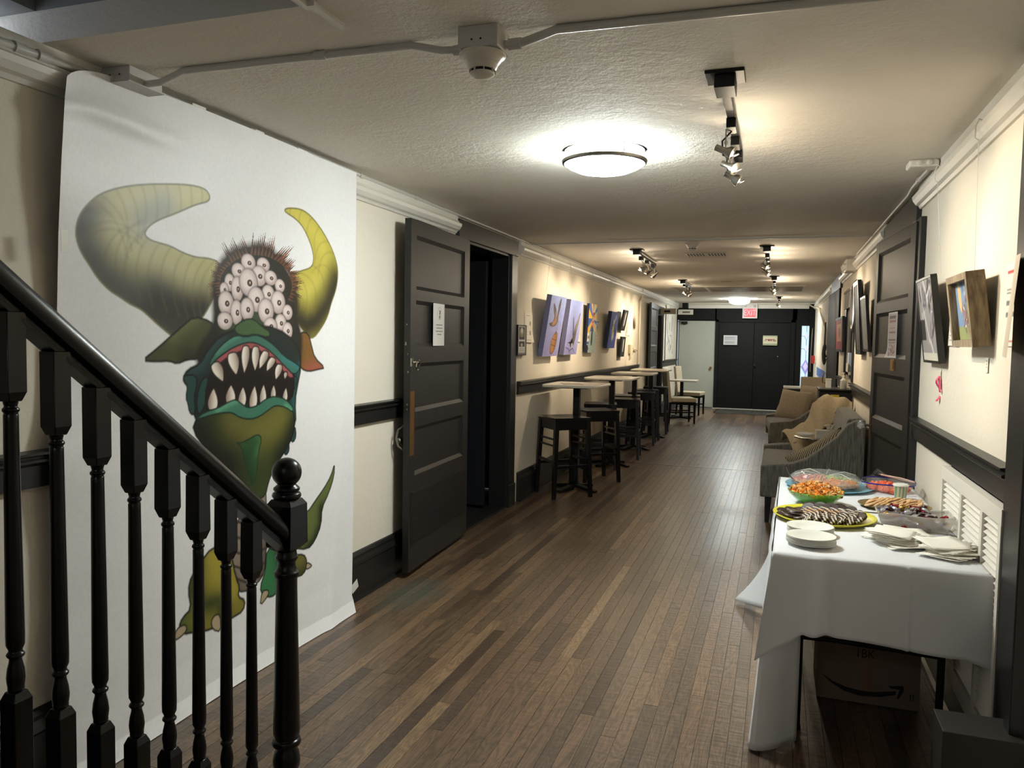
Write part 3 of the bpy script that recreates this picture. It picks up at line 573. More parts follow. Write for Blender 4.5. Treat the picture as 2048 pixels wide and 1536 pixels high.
# white flush door at the end with closer and knob
d6 = sroot('door_5', (-2.20, YE + .02, 0)); wd = mat('off_white_door_paint', (160, 162, 152), .5)
M().box(0, 0, .02, .815, .04, 2.0).build('leaf_panel', wd, d6, bev=.003)
M().box(-.055, .0, 0, -.012, .06, 2.02).build('frame_strip', mat('window_lit_tint', (190, 198, 215), .5), d6)  # bluish colour paints in the window light at the gap beside the leaf
q = M(); q.prism([(.04, 1.93), (.045, 1.985), (.18, 1.985), (.185, 1.93), (.115, 1.905)], 'y', -.045, 0); q.rod((.05, -.02, 1.975), (-.04, -.03, 1.975), .006, 6); q.build('door_closer', blackmetal, d6)
M().lathe([(.03, 0), (.03, .006), (.012, .01), (.012, .035), (.026, .045), (.028, .06), (.018, .07), (0, .072)], 16, T=Matrix.Translation((.73, 0, .93)) @ Matrix.Rotation(PI / 2, 4, 'X')).build('door_knob', brass, d6)
# black double door
d7 = sroot('door_6', (-1.31, YE - .01, .02))
for i in (0, 1): M().box(.003 + i * .776, 0, 0, .772 + i * .776, .045, 1.95).build('leaf_panel', mat('black_exit_door', (13, 14, 15), .6, spec=.2), d7, bev=.003)
M().lathe([(.03, 0), (.03, .008), (.013, .012), (.013, .04), (.026, .05), (.026, .06), (0, .066)], 14, T=Matrix.Translation((.80, 0, .99)) @ Matrix.Rotation(PI / 2, 4, 'X')).build('door_knob', blackmetal, d7)
M().ball((1.29, -.003, 1.20), .014, .006, .014, 10, 6).build('peephole', steel, d7)
# black door on the far right wall, standing open against the wall
d8 = sroot('door_7', (.705, 12.3, .02), R(-88.5)); M().box(0, -.04, 0, 1.5, 0, 2.2).build('leaf_panel', endblk, d8, bev=.003)
q = M(); q.tube([(.10, -.04, .92), (.10, -.09, .93), (.10, -.09, 1.06), (.10, -.04, 1.07)], .007, 8); q.ball((.1, -.05, 1.28), .016, .012, .016, 8, 6); q.build('pull_handle', chrome, d8)
struct(M().box(XR - .03, 10.6, 2.22, XR, 12.4, 2.40).box(XR - .03, 12.3, 0, XR, 12.42, 2.3).build('trim_13', blackw))
# leaded sidelight
s1 = sroot('window_2', (.569, YE + .03, 1.205)); hw, hh = .114, .715
glassq = NT('leaded_window_glass'); b = glassq.b; tc = glassq.n('ShaderNodeTexCoord'); sp = glassq.n('ShaderNodeSeparateXYZ'); glassq.l(tc.outputs['Object'], sp.inputs[0])
nz = glassq.n('ShaderNodeTexNoise'); nz.inputs['Scale'].default_value = 30; glassq.l(tc.outputs['Object'], nz.inputs['Vector'])
cr = glassq.n('ShaderNodeValToRGB'); cr.color_ramp.elements[0].color = (*lin((176, 200, 232)), 1); cr.color_ramp.elements[1].color = (*lin((206, 236, 246)), 1); glassq.l(nz.outputs[0], cr.inputs[0])
b.inputs['Roughness'].default_value = .3; glassq.l(cr.outputs[0], b.inputs['Emission Color']); glassq.l(cr.outputs[0], b.inputs['Base Color']); b.inputs['Emission Strength'].default_value = .40
def dia(cx, cz, a, c, y0, y1): return [(cx - a, cz), (cx, cz - c), (cx + a, cz), (cx, cz + c)]
M().box(-hw, 0, -hh, hw, .004, hh).build('pane', glassq.m, s1)
lil = mat('lilac_glass', (150, 140, 215), .3, emit=(170, 165, 230), estr=.24); lil2 = mat('pale_lilac_glass', (196, 190, 236), .3, emit=(205, 200, 240), estr=.34)
clr = mat('clear_bevel_glass', (210, 215, 235), .1, emit=(215, 222, 240), estr=.34)
for (cz, a, c, mm) in ((.48, .05, .088, clr), (.20, .045, .075, clr), (-.20, .088, .17, lil), (-.19, .05, .1, lil2)):
    M().prism(dia(0, cz, a, c, 0, 0), 'y', -.004 if mm is not lil2 else -.006, 0).build('bevelled_pane', mm, s1)
lead = mat('lead_came', (92, 112, 126), .5, metal=.3); q = M()
def cam_(p, r=.0045): q.tube([(x, -.006, z) for x, z in p], r, 6)
for (cz, a, c) in ((.48, .05, .088), (.20, .045, .075), (-.20, .088, .17)): cam_([(-a, cz), (0, cz - c), (a, cz), (0, cz + c), (-a, cz)]); cam_([(-hw, cz), (-a, cz)]); cam_([(a, cz), (hw, cz)])
cam_([(0, hh), (0, .568)]); cam_([(0, .392), (0, .275)]); cam_([(0, .125), (0, -.03)]); cam_([(0, -.37), (0, -hh)])
q.build('lead_came', lead, s1)
q = M()
for x in (-hw + .006, hw - .006): q.box(x - .006, -.012, -hh, x + .006, 0, hh)
for z in (-hh + .006, hh - .006): q.box(-hw, -.012, z - .006, hw, 0, z + .006)
q.build('window_frame', blackw, s1)

# ---------------------------------------------------------------- louvred white panels on the right wall
lou = sroot('trim_14', (XR, 0, 0)); lw = mat('white_louvre_paint', (226, 221, 210), .45, var=.03)
ys = [2.85, 3.09, 3.42, 3.79]; z0, z1 = .16, .985
M().box(-.04, ys[0] - .018, z1 - .055, 0, ys[-1] + .018, z1).build('top_rail', lw, lou)
M().box(-.04, ys[0] - .018, z0, 0, ys[-1] + .018, z0 + .075).build('bottom_rail', lw, lou)
for i, y in enumerate(ys): M().box(-.04, y - .016, z0 + .075, 0, y + .016, z1 - .055).build('louvre_stile', lw, lou)
for a, b_ in zip(ys[:-1], ys[1:]):
    n = 30
    for i in range(n):
        z = z0 + .095 + (z1 - z0 - .165) * i / (n - 1); t = Matrix.Translation((-.022, (a + b_) / 2, z)) @ Matrix.Rotation(R(-40), 4, 'Y')
        h = (b_ - a) / 2 - .018
        if i == 0 and a == ys[0]: pass
        s_ = M().box(-.0155, -h, -.0022, .0155, h, .0022, T=t); s_.build('slat', lw, lou)
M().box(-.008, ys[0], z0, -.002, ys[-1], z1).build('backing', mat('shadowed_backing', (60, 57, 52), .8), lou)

# ---------------------------------------------------------------- staircase on the left, rising towards the camera side
st = sroot('staircase', (0, 0, 0)); rr, rn, y0 = .175, .225, 1.58
for k in range(11):
    ya = y0 - k * rn; z = (k + 1) * rr
    M().box(XL, ya - rn, 0 if k < 1 else z - .26, -1.50, ya, z - .03).box(XL, ya - rn, z - .03, -1.47, ya + .02, z).build('step', blackw, st, bev=.004)
# ---------------------------------------------------------------- stair railing
rl = thing('stair_railing', 'black painted wooden stair railing with turned balusters and a ball-topped newel post', 'railing', (-1.45, 1.9, 0))
def lp(n): return (-.01 * n, -.0995 * n)
def baluster(n):
    x, y = lp(n); zb = .168 + .0797 * n; zu = .79 + .0815 * n; zt = .955 + .0837 * n; h = .022; q = M()
    y_abs = 1.9 + y; k = math.ceil((y0 - y_abs) / rn) if y_abs < y0 else 0; zf = k * rr
    q.box(x - h, y - h, zf, x + h, y + h, zb - .012); q.box(x - h, y - h, zu + .012, x + h, y + h, zt)
    def sq(z0, r0, z1, r1):   # square chamfer down to the turned neck
        q.hexa([(x - r0, y - r0, z0), (x + r0, y - r0, z0), (x + r0, y + r0, z0), (x - r0, y + r0, z0)], [(x - r1, y - r1, z1), (x + r1, y - r1, z1), (x + r1, y + r1, z1), (x - r1, y + r1, z1)])
    sq(zb - .012, h, zb + .006, .015); sq(zu - .008, .015, zu + .012, h)
    pr = [(.014, zb + .006), (.017, zb + .01), (.016, zb + .014), (.018, zb + .028), (.0185, zb + .036), (.0165, zb + .055), (.0125, zb + .072), (.0125, zb + .078), (.0175, zb + .082), (.018, zb + .087), (.0135, zb + .092),
          (.0135, zb + .096), (.018, zb + .106), (.0185, zb + .125), (.0145, zu - .05), (.0145, zu - .036), (.0125, zu - .033), (.0165, zu - .028), (.0165, zu - .023), (.012, zu - .019), (.015, zu - .008)]
    q.lathe(pr, 14, (x, y, 0)); return q
for n in range(0, 14): baluster(n).build('baluster', gloss, rl, bev=.0015, seg=1)
def raily(pts, name, n0, n1, z0):
    q = M(); a, b = lp(n0), lp(n1); za, zb = z0 + .0837 * n0, z0 + .0837 * n1; k = len(pts)
    vs = [(a[0] + u, a[1], za + v) for u, v in pts] + [(b[0] + u, b[1], zb + v) for u, v in pts]
    q.add(vs, [tuple(range(k)), tuple(range(2 * k - 1, k - 1, -1))]); q.add(vs, [(i, (i + 1) % k, k + (i + 1) % k, k + i) for i in range(k)], True)
    return q.build(name, gloss, rl)
raily([(-.02, .026), (-.031, .034), (-.035, .05), (-.032, .072), (-.022, .09), (0, .098), (.022, .09), (.032, .072), (.035, .05), (.031, .034), (.02, .026)], 'handrail', -1.3, 14.2, .942)
raily([(-.021, 0), (.021, 0), (.021, .012), (.016, .016), (.016, .028), (-.016, .028), (-.016, .016), (-.021, .012)], 'rail_fillet', -1.3, 14.2, .942)
q = M(); nx, ny, s = .005, .167, .0455
q.box(nx - s, ny - s, 0, nx + s, ny + s, .085); q.box(nx - s, ny - s, .845, nx + s, ny + s, .972)
def sq2(z0, r0, z1, r1): q.hexa([(nx - r0, ny - r0, z0), (nx + r0, ny - r0, z0), (nx + r0, ny + r0, z0), (nx - r0, ny + r0, z0)], [(nx - r1, ny - r1, z1), (nx + r1, ny - r1, z1), (nx + r1, ny + r1, z1), (nx - r1, ny + r1, z1)])
sq2(.085, s, .10, .03); sq2(.826, .028, .845, s); sq2(.972, s, .99, .034)
q.lathe([(.03, .10), (.036, .105), (.034, .112), (.042, .13), (.043, .15), (.038, .175), (.03, .188), (.030, .192), (.043, .197), (.046, .206), (.043, .216), (.036, .22), (.037, .226), (.0415, .235), (.042, .25), (.033, .70), (.033, .735), (.035, .74), (.0395, .748), (.039, .757), (.033, .763), (.028, .775), (.028, .79), (.034, .798), (.036, .806), (.032, .812), (.03, .826)], 28, (nx, ny, 0))
q.lathe([(.034, .99), (.042, .993), (.0455, 1.0), (.043, 1.008), (.036, 1.012), (.040, 1.018), (.041, 1.024), (.034, 1.03), (.028, 1.036), (.028, 1.04)], 28, (nx, ny, 0))
q.ball((nx, ny, 1.073), .046, .046, .046, 28, 18)
q.build('newel_post', gloss, rl, bev=.002)

# ---------------------------------------------------------------- monster banner
posterm = attr_mat('satin_print', .42, .35)
P = Paint(1890, 0, 3800, 2385, 620, 860, (233, 232, 231))
P.put((slice(None), slice(None)), np.clip((P.V - 0) / 2385, 0, 1), (228, 226, 226), .5)
K1 = (22, 22, 20)
P.fill(MON['horn_l'], (178, 171, 112), (120, 116, 84), 2, 5, [(MON['horn_l_mid'], (203, 197, 142), 70, .8), (MON['horn_l_dark'], (74, 72, 68), 115, .98), (MON['horn_l_dark2'], (40, 38, 30), 110, .97), (MON['horn_l_grey'], (150, 156, 152), 75, .75)])
P.fill(MON['horn_r'], (186, 174, 70), (120, 112, 50), 2, 5, [(MON['horn_r_mid'], (214, 200, 92), 50, .7), (MON['horn_r_dark'], (34, 33, 24), 105, .98)])
def rings(poly, mid, n, col, wd, ln):      # soft creases across a horn
    mid = np.array(mid, float); seg = np.linspace(0, len(mid) - 1.001, n)
    sl, msk = P.mask(smooth_poly(poly, 2))
    for t in seg:
        i = int(t); f = t - i; p = mid[i] * (1 - f) + mid[i + 1] * f; d = mid[i + 1] - mid[i]; d = d / np.hypot(*d); nn = np.array([-d[1], d[0]])
        arc = [p + nn * ln * k + d * (26 * (k * k) - 13) for k in np.linspace(-1.5, 1.5, 9)]
        P.put(sl, msk * np.clip(1.2 - P.dist(sl, arc) / wd, 0, 1), col, .22)
rings(MON['horn_l'], MON['horn_l_mid'], 23, (96, 88, 50), 9, 95); rings(MON['horn_r'], MON['horn_r_mid'], 11, (110, 98, 40), 9, 70)
P.fill(MON['ear_l'], (70, 72, 44), K1, 1, 6, [(MON['ear_l'][2:5], (104, 104, 62), 40, .8), (MON['ear_l'][7:10], (40, 36, 28), 50, .8)])
P.fill(MON['ear_r'], (122, 86, 40), K1, 1, 6, [(MON['ear_r'][5:8], (158, 84, 70), 45, .9), (MON['ear_r'][0:1] + MON['ear_r'][9:10], (30, 24, 16), 55, .9)])
for i, h in enumerate(MON['hairs']): P.fill(h, [(52, 42, 32), (92, 56, 40), (142, 84, 58)][(i * 7) % 3], sm=0)
P.fill(MON['hair_base'], (40, 34, 26), (46, 36, 26), 1, 34); P.fill(MON['skull'], (34, 36, 28), (34, 34, 26), 1, 26, shade=[(MON['brow'][:4], (70, 92, 60), 60, .6)])
for i, h in enumerate(MON['hairs']):
    if i % 2: c = np.mean([h[0], h[2]], 0); hh = [(h[0][0], h[0][1]), ((h[1][0] + c[0]) / 2, (h[1][1] + c[1]) / 2), (h[2][0], h[2][1])]; P.fill(hh, (100, 66, 46), sm=0)
for (x, y, a, b) in MON['eyes']:
    a *= 1.12; b *= 1.12
    P.ell(x, y, a * 1.08, b * 1.08, (24, 20, 18)); P.ell(x, y, a, b, (186, 166, 162)); P.ell(x - a * .12, y + b * .15, a * .74, b * .72, (222, 208, 204), .35)
    px, pz = x + a * .14, y - b * .02; P.ell(px, pz, a * .30, b * .26, (30, 22, 20)); P.ell(px, pz, a * .17, b * .17, (110, 80, 66)); P.ell(px + a * .02, pz + b * .03, a * .06, b * .07, (230, 220, 215))
P.fill(MON['face'], (30, 40, 38), K1, 1, 8, [(MON['face'][0:5], (50, 80, 80), 40, .7), (MON['face'][9:13], (46, 96, 92), 34, .8)])
for d in MON['drips']: P.fill(d, (38, 72, 66), K1, 1, 5, [([np.mean(d, 0)], (84, 140, 120), 22, .7)] if 0 else ())
P.fill(MON['brow'], (66, 92, 56), (24, 34, 26), 1, 5)
P.fill(MON['neck'], (140, 124, 112), K1, 1, 5, [(MON['neck'][3:6], (60, 52, 44), 50, .7), (MON['neck'][7:9], (70, 62, 54), 60, .6)])
for nl in MON['necklines']: P.stroke(nl, (56, 48, 40), 8)
P.fill(MON['leg_r'], (54, 116, 72), K1, 1, 6, [(MON['leg_r'][1:3], (30, 60, 40), 45, .7)])
P.fill(MON['hand_r'], (112, 108, 52), K1, 1, 6, [(MON['hand_r'][3:6], (44, 50, 28), 50, .8)])
P.fill(MON['tail'], (98, 108, 60), K1, 1, 6, [(MON['tail'][3:7], (26, 38, 24), 42, .9)])
P.fill(MON['leg_l'], (126, 118, 46), K1, 1, 7, [(MON['leg_l_mid'], (170, 154, 62), 75, .8), (MON['leg_l_dark'], (40, 54, 30), 48, .85), (MON['leg_l'][13:16], (52, 84, 44), 60, .7)])
for cpoly in MON['claws']: P.fill(cpoly, (176, 158, 128), K1, 1, 5)
P.fill(MON['jaw'], (58, 68, 36), K1, 1, 6, [(MON['jaw_mid'], (132, 124, 58), 100, .6), (MON['jaw'][-3:], (20, 26, 20), 150, .95), (MON['jaw'][7:10], (26, 32, 24), 70, .9)])
P.fill(MON['drip_c'], (46, 82, 48), (34, 52, 32), 1, 5, [(MON['drip_c'][2:5], (26, 46, 32), 40, .7), (MON['drip_c'][6:9], (72, 116, 70), 26, .7)])
P.fill(MON['mouth'], (30, 25, 22), sm=1); P.fill(MON['gum'], (158, 82, 84), (70, 26, 28), 1, 4)
for i, tt in enumerate(MON['teeth']):
    cx, cy = np.mean(tt, 0); wdt = abs(tt[2][0] - tt[8][0]) if len(tt) > 8 else 30
    P.fill(tt, (206, 190, 176), (40, 28, 24), 1, 5, [([tt[1], tt[3]], (236, 228, 216), 28, .9), ([tt[-2], tt[-4]], (128, 106, 92), 22, .7)])
P.fill(MON['lip_up'], (58, 104, 90), (20, 38, 34), 1, 5, [(MON['lip_up'][1:4], (84, 142, 120), 22, .8), (MON['lip_up'][8:11], (56, 122, 120), 30, .8)])
P.fill(MON['lip_lo'], (62, 112, 92), (22, 42, 34), 1, 5, [(MON['lip_lo'][2:5], (104, 168, 132), 22, .8), (MON['lip_lo'][12:14], (100, 164, 130), 22, .8)])
P.noise(.012)
def banner(U, V):
    yl = np.interp(V, [0, 300, 1050, 1811, 2304, 2400], [1972, 1905, 1893, 1922, 1955, 1965])
    y = U + (yl - 1890) * np.exp(-(U - 1890) / 140); yr = np.interp(V, [0, 90, 600, 2380], [3812, 3765, 3775, 3790]); y = y + (yr - 3800) * np.exp(-(3800 - U) / 120)
    z = V - np.clip((V - 2050) / 335, 0, 1) * (70 * np.exp(-(U - 1890) / 110))
    x = np.interp(V, [0, 60, 200, 420, 1000, 1900, 2200, 2300, 2400], [122, 92, 74, 62, 58, 58, 68, 72, 72])
    x = x + 16 * np.exp(-(U - 1890) / 130) * np.clip((V - 1830) / 250, 0, 1) - 20 * np.exp(-((U - 1890) / 260) ** 2) * (.5 - .5 * np.cos(PI * np.clip((V - 330) / 320, 0, 1))) * (.5 - .5 * np.cos(PI * np.clip((1980 - V) / 420, 0, 1))) * (1 - np.exp(-((V - 1058) / 150) ** 2)) + 7 * np.sin(U / 260 + V / 700) + 4 * np.sin(V / 170 + U / 500) + 14 * np.exp(-((V - 2230 - .06 * (2400 - U)) / 42) ** 2) * np.exp(-((U - 2100) / 330) ** 2)
    x = x + 9 * np.exp(-((U - 3560 - .1 * V) / 60) ** 2) * np.clip((1400 - V) / 900, 0, 1)
    X = XL + x / 1000
    return X, y / 1000 * (-X / 2.205), np.maximum(z / 1000, .003)
ban = P.sheet('monster_banner', posterm, banner)
tag(ban, 'tall white paper banner with a horned, many-eyed green monster, hung on the left wall', 'banner')
# strips of tape that hold it
tapem = mat('clear_white_tape', (236, 234, 226), .35, alpha=.85); k = 0
for (y, z, w_, h_, rx) in ((3.80, .10, .07, .05, .35), (2.56, 2.38, .075, .04, 0), (2.94, 2.375, .06, .045, 0), (3.27, 2.372, .08, .04, 0), (3.72, 2.35, .05, .03, 0), (1.915, 1.79, .028, .07, 0)):
    o = M().box(-.0004, -w_ / 2, -h_ / 2, .0006, w_ / 2, h_ / 2).build('tape_strip', tapem, None, loc=(XL + (.066 if z > 2 else .09 if z > 1 else .052), y, z), rot=(rx, 0, 0))
    tag(o, ['strip of tape at the lower right corner of the monster banner', 'tape strip at the top of the monster banner, first after the bulge', 'tape strip at the top of the monster banner, second from the bulge', 'tape strip at the top of the monster banner, third from the bulge',
            'tape strip at the upper right corner of the monster banner', 'small tape strip halfway up the left edge of the monster banner'][k], 'tape'); k += 1

# ---------------------------------------------------------------- conduits and boxes
def conduit(pts, r, label, name='conduit_pipe', m=grey, couplers=()):
    q = M(); q.tube(pts, r, 10)
    t = thing(name, label, 'conduit', pts[0]); o = q.build('tube', m, t); o.location = tuple(-a for a in pts[0])
    for (p, d) in couplers:
        d = Vector(d).normalized(); a = Vector(p) - d * .02 - Vector(pts[0]); b_ = Vector(p) + d * .02 - Vector(pts[0])
        M().rod(a, b_, r * 1.35, 12).build('coupling', m, t)
    return t
zc = ZC - .012
conduit([(-2.12, 2.21, zc - .03), (-2.06, 2.21, zc - .03), (-1.96, 2.21, zc), (-1.1, 2.22, zc), (-1.0, 2.22, zc - .025), (-.925, 2.22, zc - .03)], .0115, 'white painted conduit across the near ceiling, left of the smoke detector', couplers=[((-1.42, 2.213, zc), (1, 0, 0)), ((-.94, 2.22, zc - .03), (1, 0, 0))])
conduit([(-.80, 2.22, zc - .03), (-.74, 2.22, zc - .028), (-.64, 2.225, zc), (.2, 2.25, zc), (XR - .02, 2.27, zc)], .0125, 'white painted conduit across the near ceiling, right of the smoke detector', couplers=[((-.765, 2.22, zc - .03), (1, 0, 0))])
conduit([(-2.235, -.5, zc - .04), (-2.235, 1.2, zc - .045), (-2.235, 1.98, zc - .03), (-2.235, 2.13, zc - .03)], .014, 'white painted conduit along the top of the near left wall', couplers=[((-2.235, 1.9, zc - .032), (0, 1, 0)), ((-2.235, 1.82, zc - .034), (0, 1, 0))])
conduit([(-2.24, 2.3, zc), (-2.24, 6.0, zc), (-2.24, 13.4, zc)], .010, 'thin white conduit along the left wall at the ceiling', couplers=[((-2.24, y, zc), (0, 1, 0)) for y in (2.95, 3.3, 3.9, 4.6, 6.9, 9)])
conduit([(-2.24, 7.07, zc), (-1, 7.03, zc), (XR - .03, 7.02, zc)], .008, 'thin white conduit crossing the ceiling before the return-air vent')
conduit([(XR - .045, 4.42, zc - .005), (XR - .045, 4.95, zc - .002), (XR - .03, 5.2, zc), (XR - .03, 7.0, zc), (XR - .03, 8.4, zc)], .0105, 'white conduit running from the ceiling box along the right wall', couplers=[((XR - .045, 4.75, zc), (0, 1, 0))])
conduit([(-1.9, YE - .06, zc - .02), (.45, YE - .06, zc - .02), (.6, YE - .08, zc - .03), (.66, YE - .3, zc - .08), (.70, 15.9, 2.18), (.71, 13.6, 1.72), (.705, 13.0, 1.35)], .016, 'pale conduit over the end doors that bends down the right wall', m=mat('cream_conduit', (205, 198, 178), .45))
conduit([(XL + .02, 13.42, 2.40), (XL + .02, 13.36, 2.25), (XL + .02, 13.2, 2.18), (XL + .02, 13.18, .3)], .018, 'white pipe bending down the left wall beside the open black door', m=mat('cream_pipe', (212, 202, 180), .5))
conduit([(.70, YE - .03, 2.33), (.665, YE - .075, 1.2), (.665, YE - .075, .9)], .012, 'thin grey vertical conduit beside the leaded sidelight', m=steel)
# junction box left
t = thing('junction_box', 'white steel junction box in the left ceiling corner above the monster banner', 'electrical box', (-2.185, 2.21, ZC))
M().box(-.065, -.075, -.052, .065, .075, 0).build('box_shell', grey, t, bev=.003)
M().box(-.07, -.083, -.056, .07, .083, -.052).build('cover_plate', grey, t, bev=.001)
[M().rod((x, -.0755, -.028), (x, -.0735, -.028), .0035, 8).build('knockout_hole', blackmetal, t) for x in (-.02, .022)]
# smoke detectors
def smoke(loc, label, s=1, box=True):
    t = thing('smoke_detector', label, 'smoke detector', loc)
    if box: M().box(-.058, -.055, -.062, .066, .055, 0).build('junction_box', grey, t, bev=.003)
    z = -.062 if box else -.012
    if box:
        [M().rod((x, -.0555, -.04), (x, -.0545, -.04), .003, 8).build('knockout_hole', blackmetal, t) for x in (-.014, .014)]
    wm = mat('aged_white_plastic', (205, 198, 184), .45)
    M().lathe([(.066, z - .002), (.07, z - .006), (.069, z - .012), (.06, z - .016), (.055, z - .024), (.05, z - .03), (.046, z - .034)], 28).build('detector_base', wm, t)
    M().lathe([(.046, z - .034), (.043, z - .044), (.038, z - .05)], 28).build('detector_body', wm, t)
    M().lathe([(.034, z - .048), (.034, z - .059)], 24).build('sensing_slot', blackmetal, t)
    q = M(); q.lathe([(.037, z - .058), (.035, z - .064), (.024, z - .071), (0, z - .074)], 28)
    for i in range(8): a = 2 * PI * i / 8 - .3; q.box(-.0015, -.004, z - .06, .0015, .002, z - .046, T=Matrix.Rotation(a, 4, 'Z') @ Matrix.Translation((0, -.0355, 0)))
    q.build('detector_cap', wm, t); return t
smoke((-.863, 2.21, ZC), 'round white smoke detector on a steel box at the near ceiling conduit')
smoke((-.77, 7.25, ZC), 'small white smoke detector near the ceiling vent halfway down the hall', box=False)
# ceiling box with sockets by the right cornice
t = thing('ceiling_socket_box', 'white painted surface box with two round covers at the right cornice', 'electrical box', (.66, 4.33, ZC))
M().box(-.09, -.05, -.036, .045, .06, 0).build('box_shell', trimw, t, bev=.012, seg=3)
q = M(); [q.lathe([(.013, 0), (.013, .004), (.010, .006), (0, .006)], 16, T=Matrix.Translation((x, -.05, -.018)) @ Matrix.Rotation(PI / 2, 4, 'X')) for x in (-.045, 0)]; q.build('round_cover', trimw, t)
# emergency light on the right wall
t = thing('emergency_light', 'white emergency light unit with two lamp heads high on the right wall', 'emergency light', (XR, 8.85, 2.33))
M().box(-.11, -.17, -.07, -.0, .17, .05).build('housing', grey, t, bev=.008)
for y in (-.12, .12):
    q = M(); q.rod((-.1, y, .0), (-.14, y, -.01), .012); q.lathe([(.02, 0), (.04, .03), (.04, .045), (0, .05)], 14, T=Matrix.Translation((-.13, y, -.01)) @ Matrix.Rotation(R(120), 4, 'Y')); q.build('lamp_head', grey, t)
# ceiling vents
t = thing('ceiling_vent', 'flat white ceiling vent with slanted louvres behind the small smoke detector', 'vent', (-.735, 8.27, ZC))
M().box(-.21, -.15, -.008, .21, .15, 0).build('vent_frame', trimw, t, bev=.003)
q = M()
for i in range(13):
    x = -.18 + i * .03
    if abs(x) < .025: continue
    q.box(x - .004, -.11, -.012, x + .004, .11, -.009, T=Matrix.Rotation(.0, 4, 'Z'))
q.build('vent_slot', darkint, t)
for (x0, x1, lb) in ((-1.68, -1.20, 'dark louvred return grille in the far ceiling, the one towards the left wall'), (-1.14, -.24, 'wide dark louvred return grille in the middle of the far ceiling'), (-.19, .33, 'dark louvred return grille in the far ceiling, the one towards the right wall')):
    t = thing('return_grille', lb, 'vent', ((x0 + x1) / 2, 13.6, ZC), group='return grilles in the far ceiling'); h = (x1 - x0) / 2
    M().box(-h - .03, -.62, -.008, h + .03, .62, 0).build('grille_frame', trimw, t)
    M().box(-h, -.56, -.010, h, .56, -.007).build('grille_back', mat('grey_grille', (108, 102, 94), .6), t)
    q = M(); [q.box(-h, -.55 + i * .069, -.016, h, -.55 + i * .069 + .03, -.011) for i in range(16)]; k = q.build('louvre', mat('grille_slats', (136, 130, 120), .5), t); k['kind'] = 'stuff'
tag(M().lathe([(.09, 0), (.09, -.004), (.03, -.008), (0, -.008)], 24).build('ceiling_speaker', mat('cream_plastic', (196, 184, 150), .6), loc=(-.77, 12.0, ZC)), 'small round cream cover plate on the ceiling before the return grilles', 'cover plate')

# ---------------------------------------------------------------- ceiling lamps
def dome(loc, rad, label, k=1.0, col=DOMECOL):
    t = thing('ceiling_light', label, 'ceiling light', loc)
    em = mat('lit_frosted_glass', (250, 250, 250), .5, emit=col, estr=DOME * k)
    r = rad
    M().lathe([(r, 0), (r * 1.0, -.006), (r * .985, -.008), (r * .985, -.0)], 56).build('ceiling_plate', steel, t)
    M().lathe([(r * .93, -.008), (r * .93, -.052)], 56).build('glass_band', mat('lit_glass_band', (250, 250, 250), .5, emit=col, estr=DOME * 1.1 * k), t)
    M().lathe([(r * .94, -.050), (r * .985, -.050), (r * 1.0, -.055), (r * .985, -.066), (r * .94, -.070), (r * .92, -.062)], 56).build('metal_ring', steel, t)
    for i in range(3): a = 2 * PI * i / 3 + 1.2; M().rod((r * .97 * math.cos(a), r * .97 * math.sin(a), -.004), (r * .97 * math.cos(a), r * .97 * math.sin(a), -.055), .004, 8).build('ring_post', steel, t)
    M().lathe([(r * .935, -.064), (r * .84, -.082), (r * .64, -.10), (r * .36, -.112), (1e-7, -.116)], 56).build('glass_dome', em, t)
    return t
dome((-.818, 3.71, ZC), .203, 'round white flush ceiling light glowing over the near floor')
dome((-.80, 16.75, ZC), .22, 'round glowing ceiling light by the exit sign')
dome((-.80, -1.1, ZC), .20, 'round cool fill light added unseen behind the camera to brighten the near hall', .16, (.78, .88, 1.0))  # added fill lamp out of view, lifts the near end of the hall
bulbm = mat('lit_halogen_bulb', (255, 250, 235), .4, emit=(1, .88, .68), estr=55)
offb = mat('lamp_reflector', (214, 206, 186), .25, metal=.4)
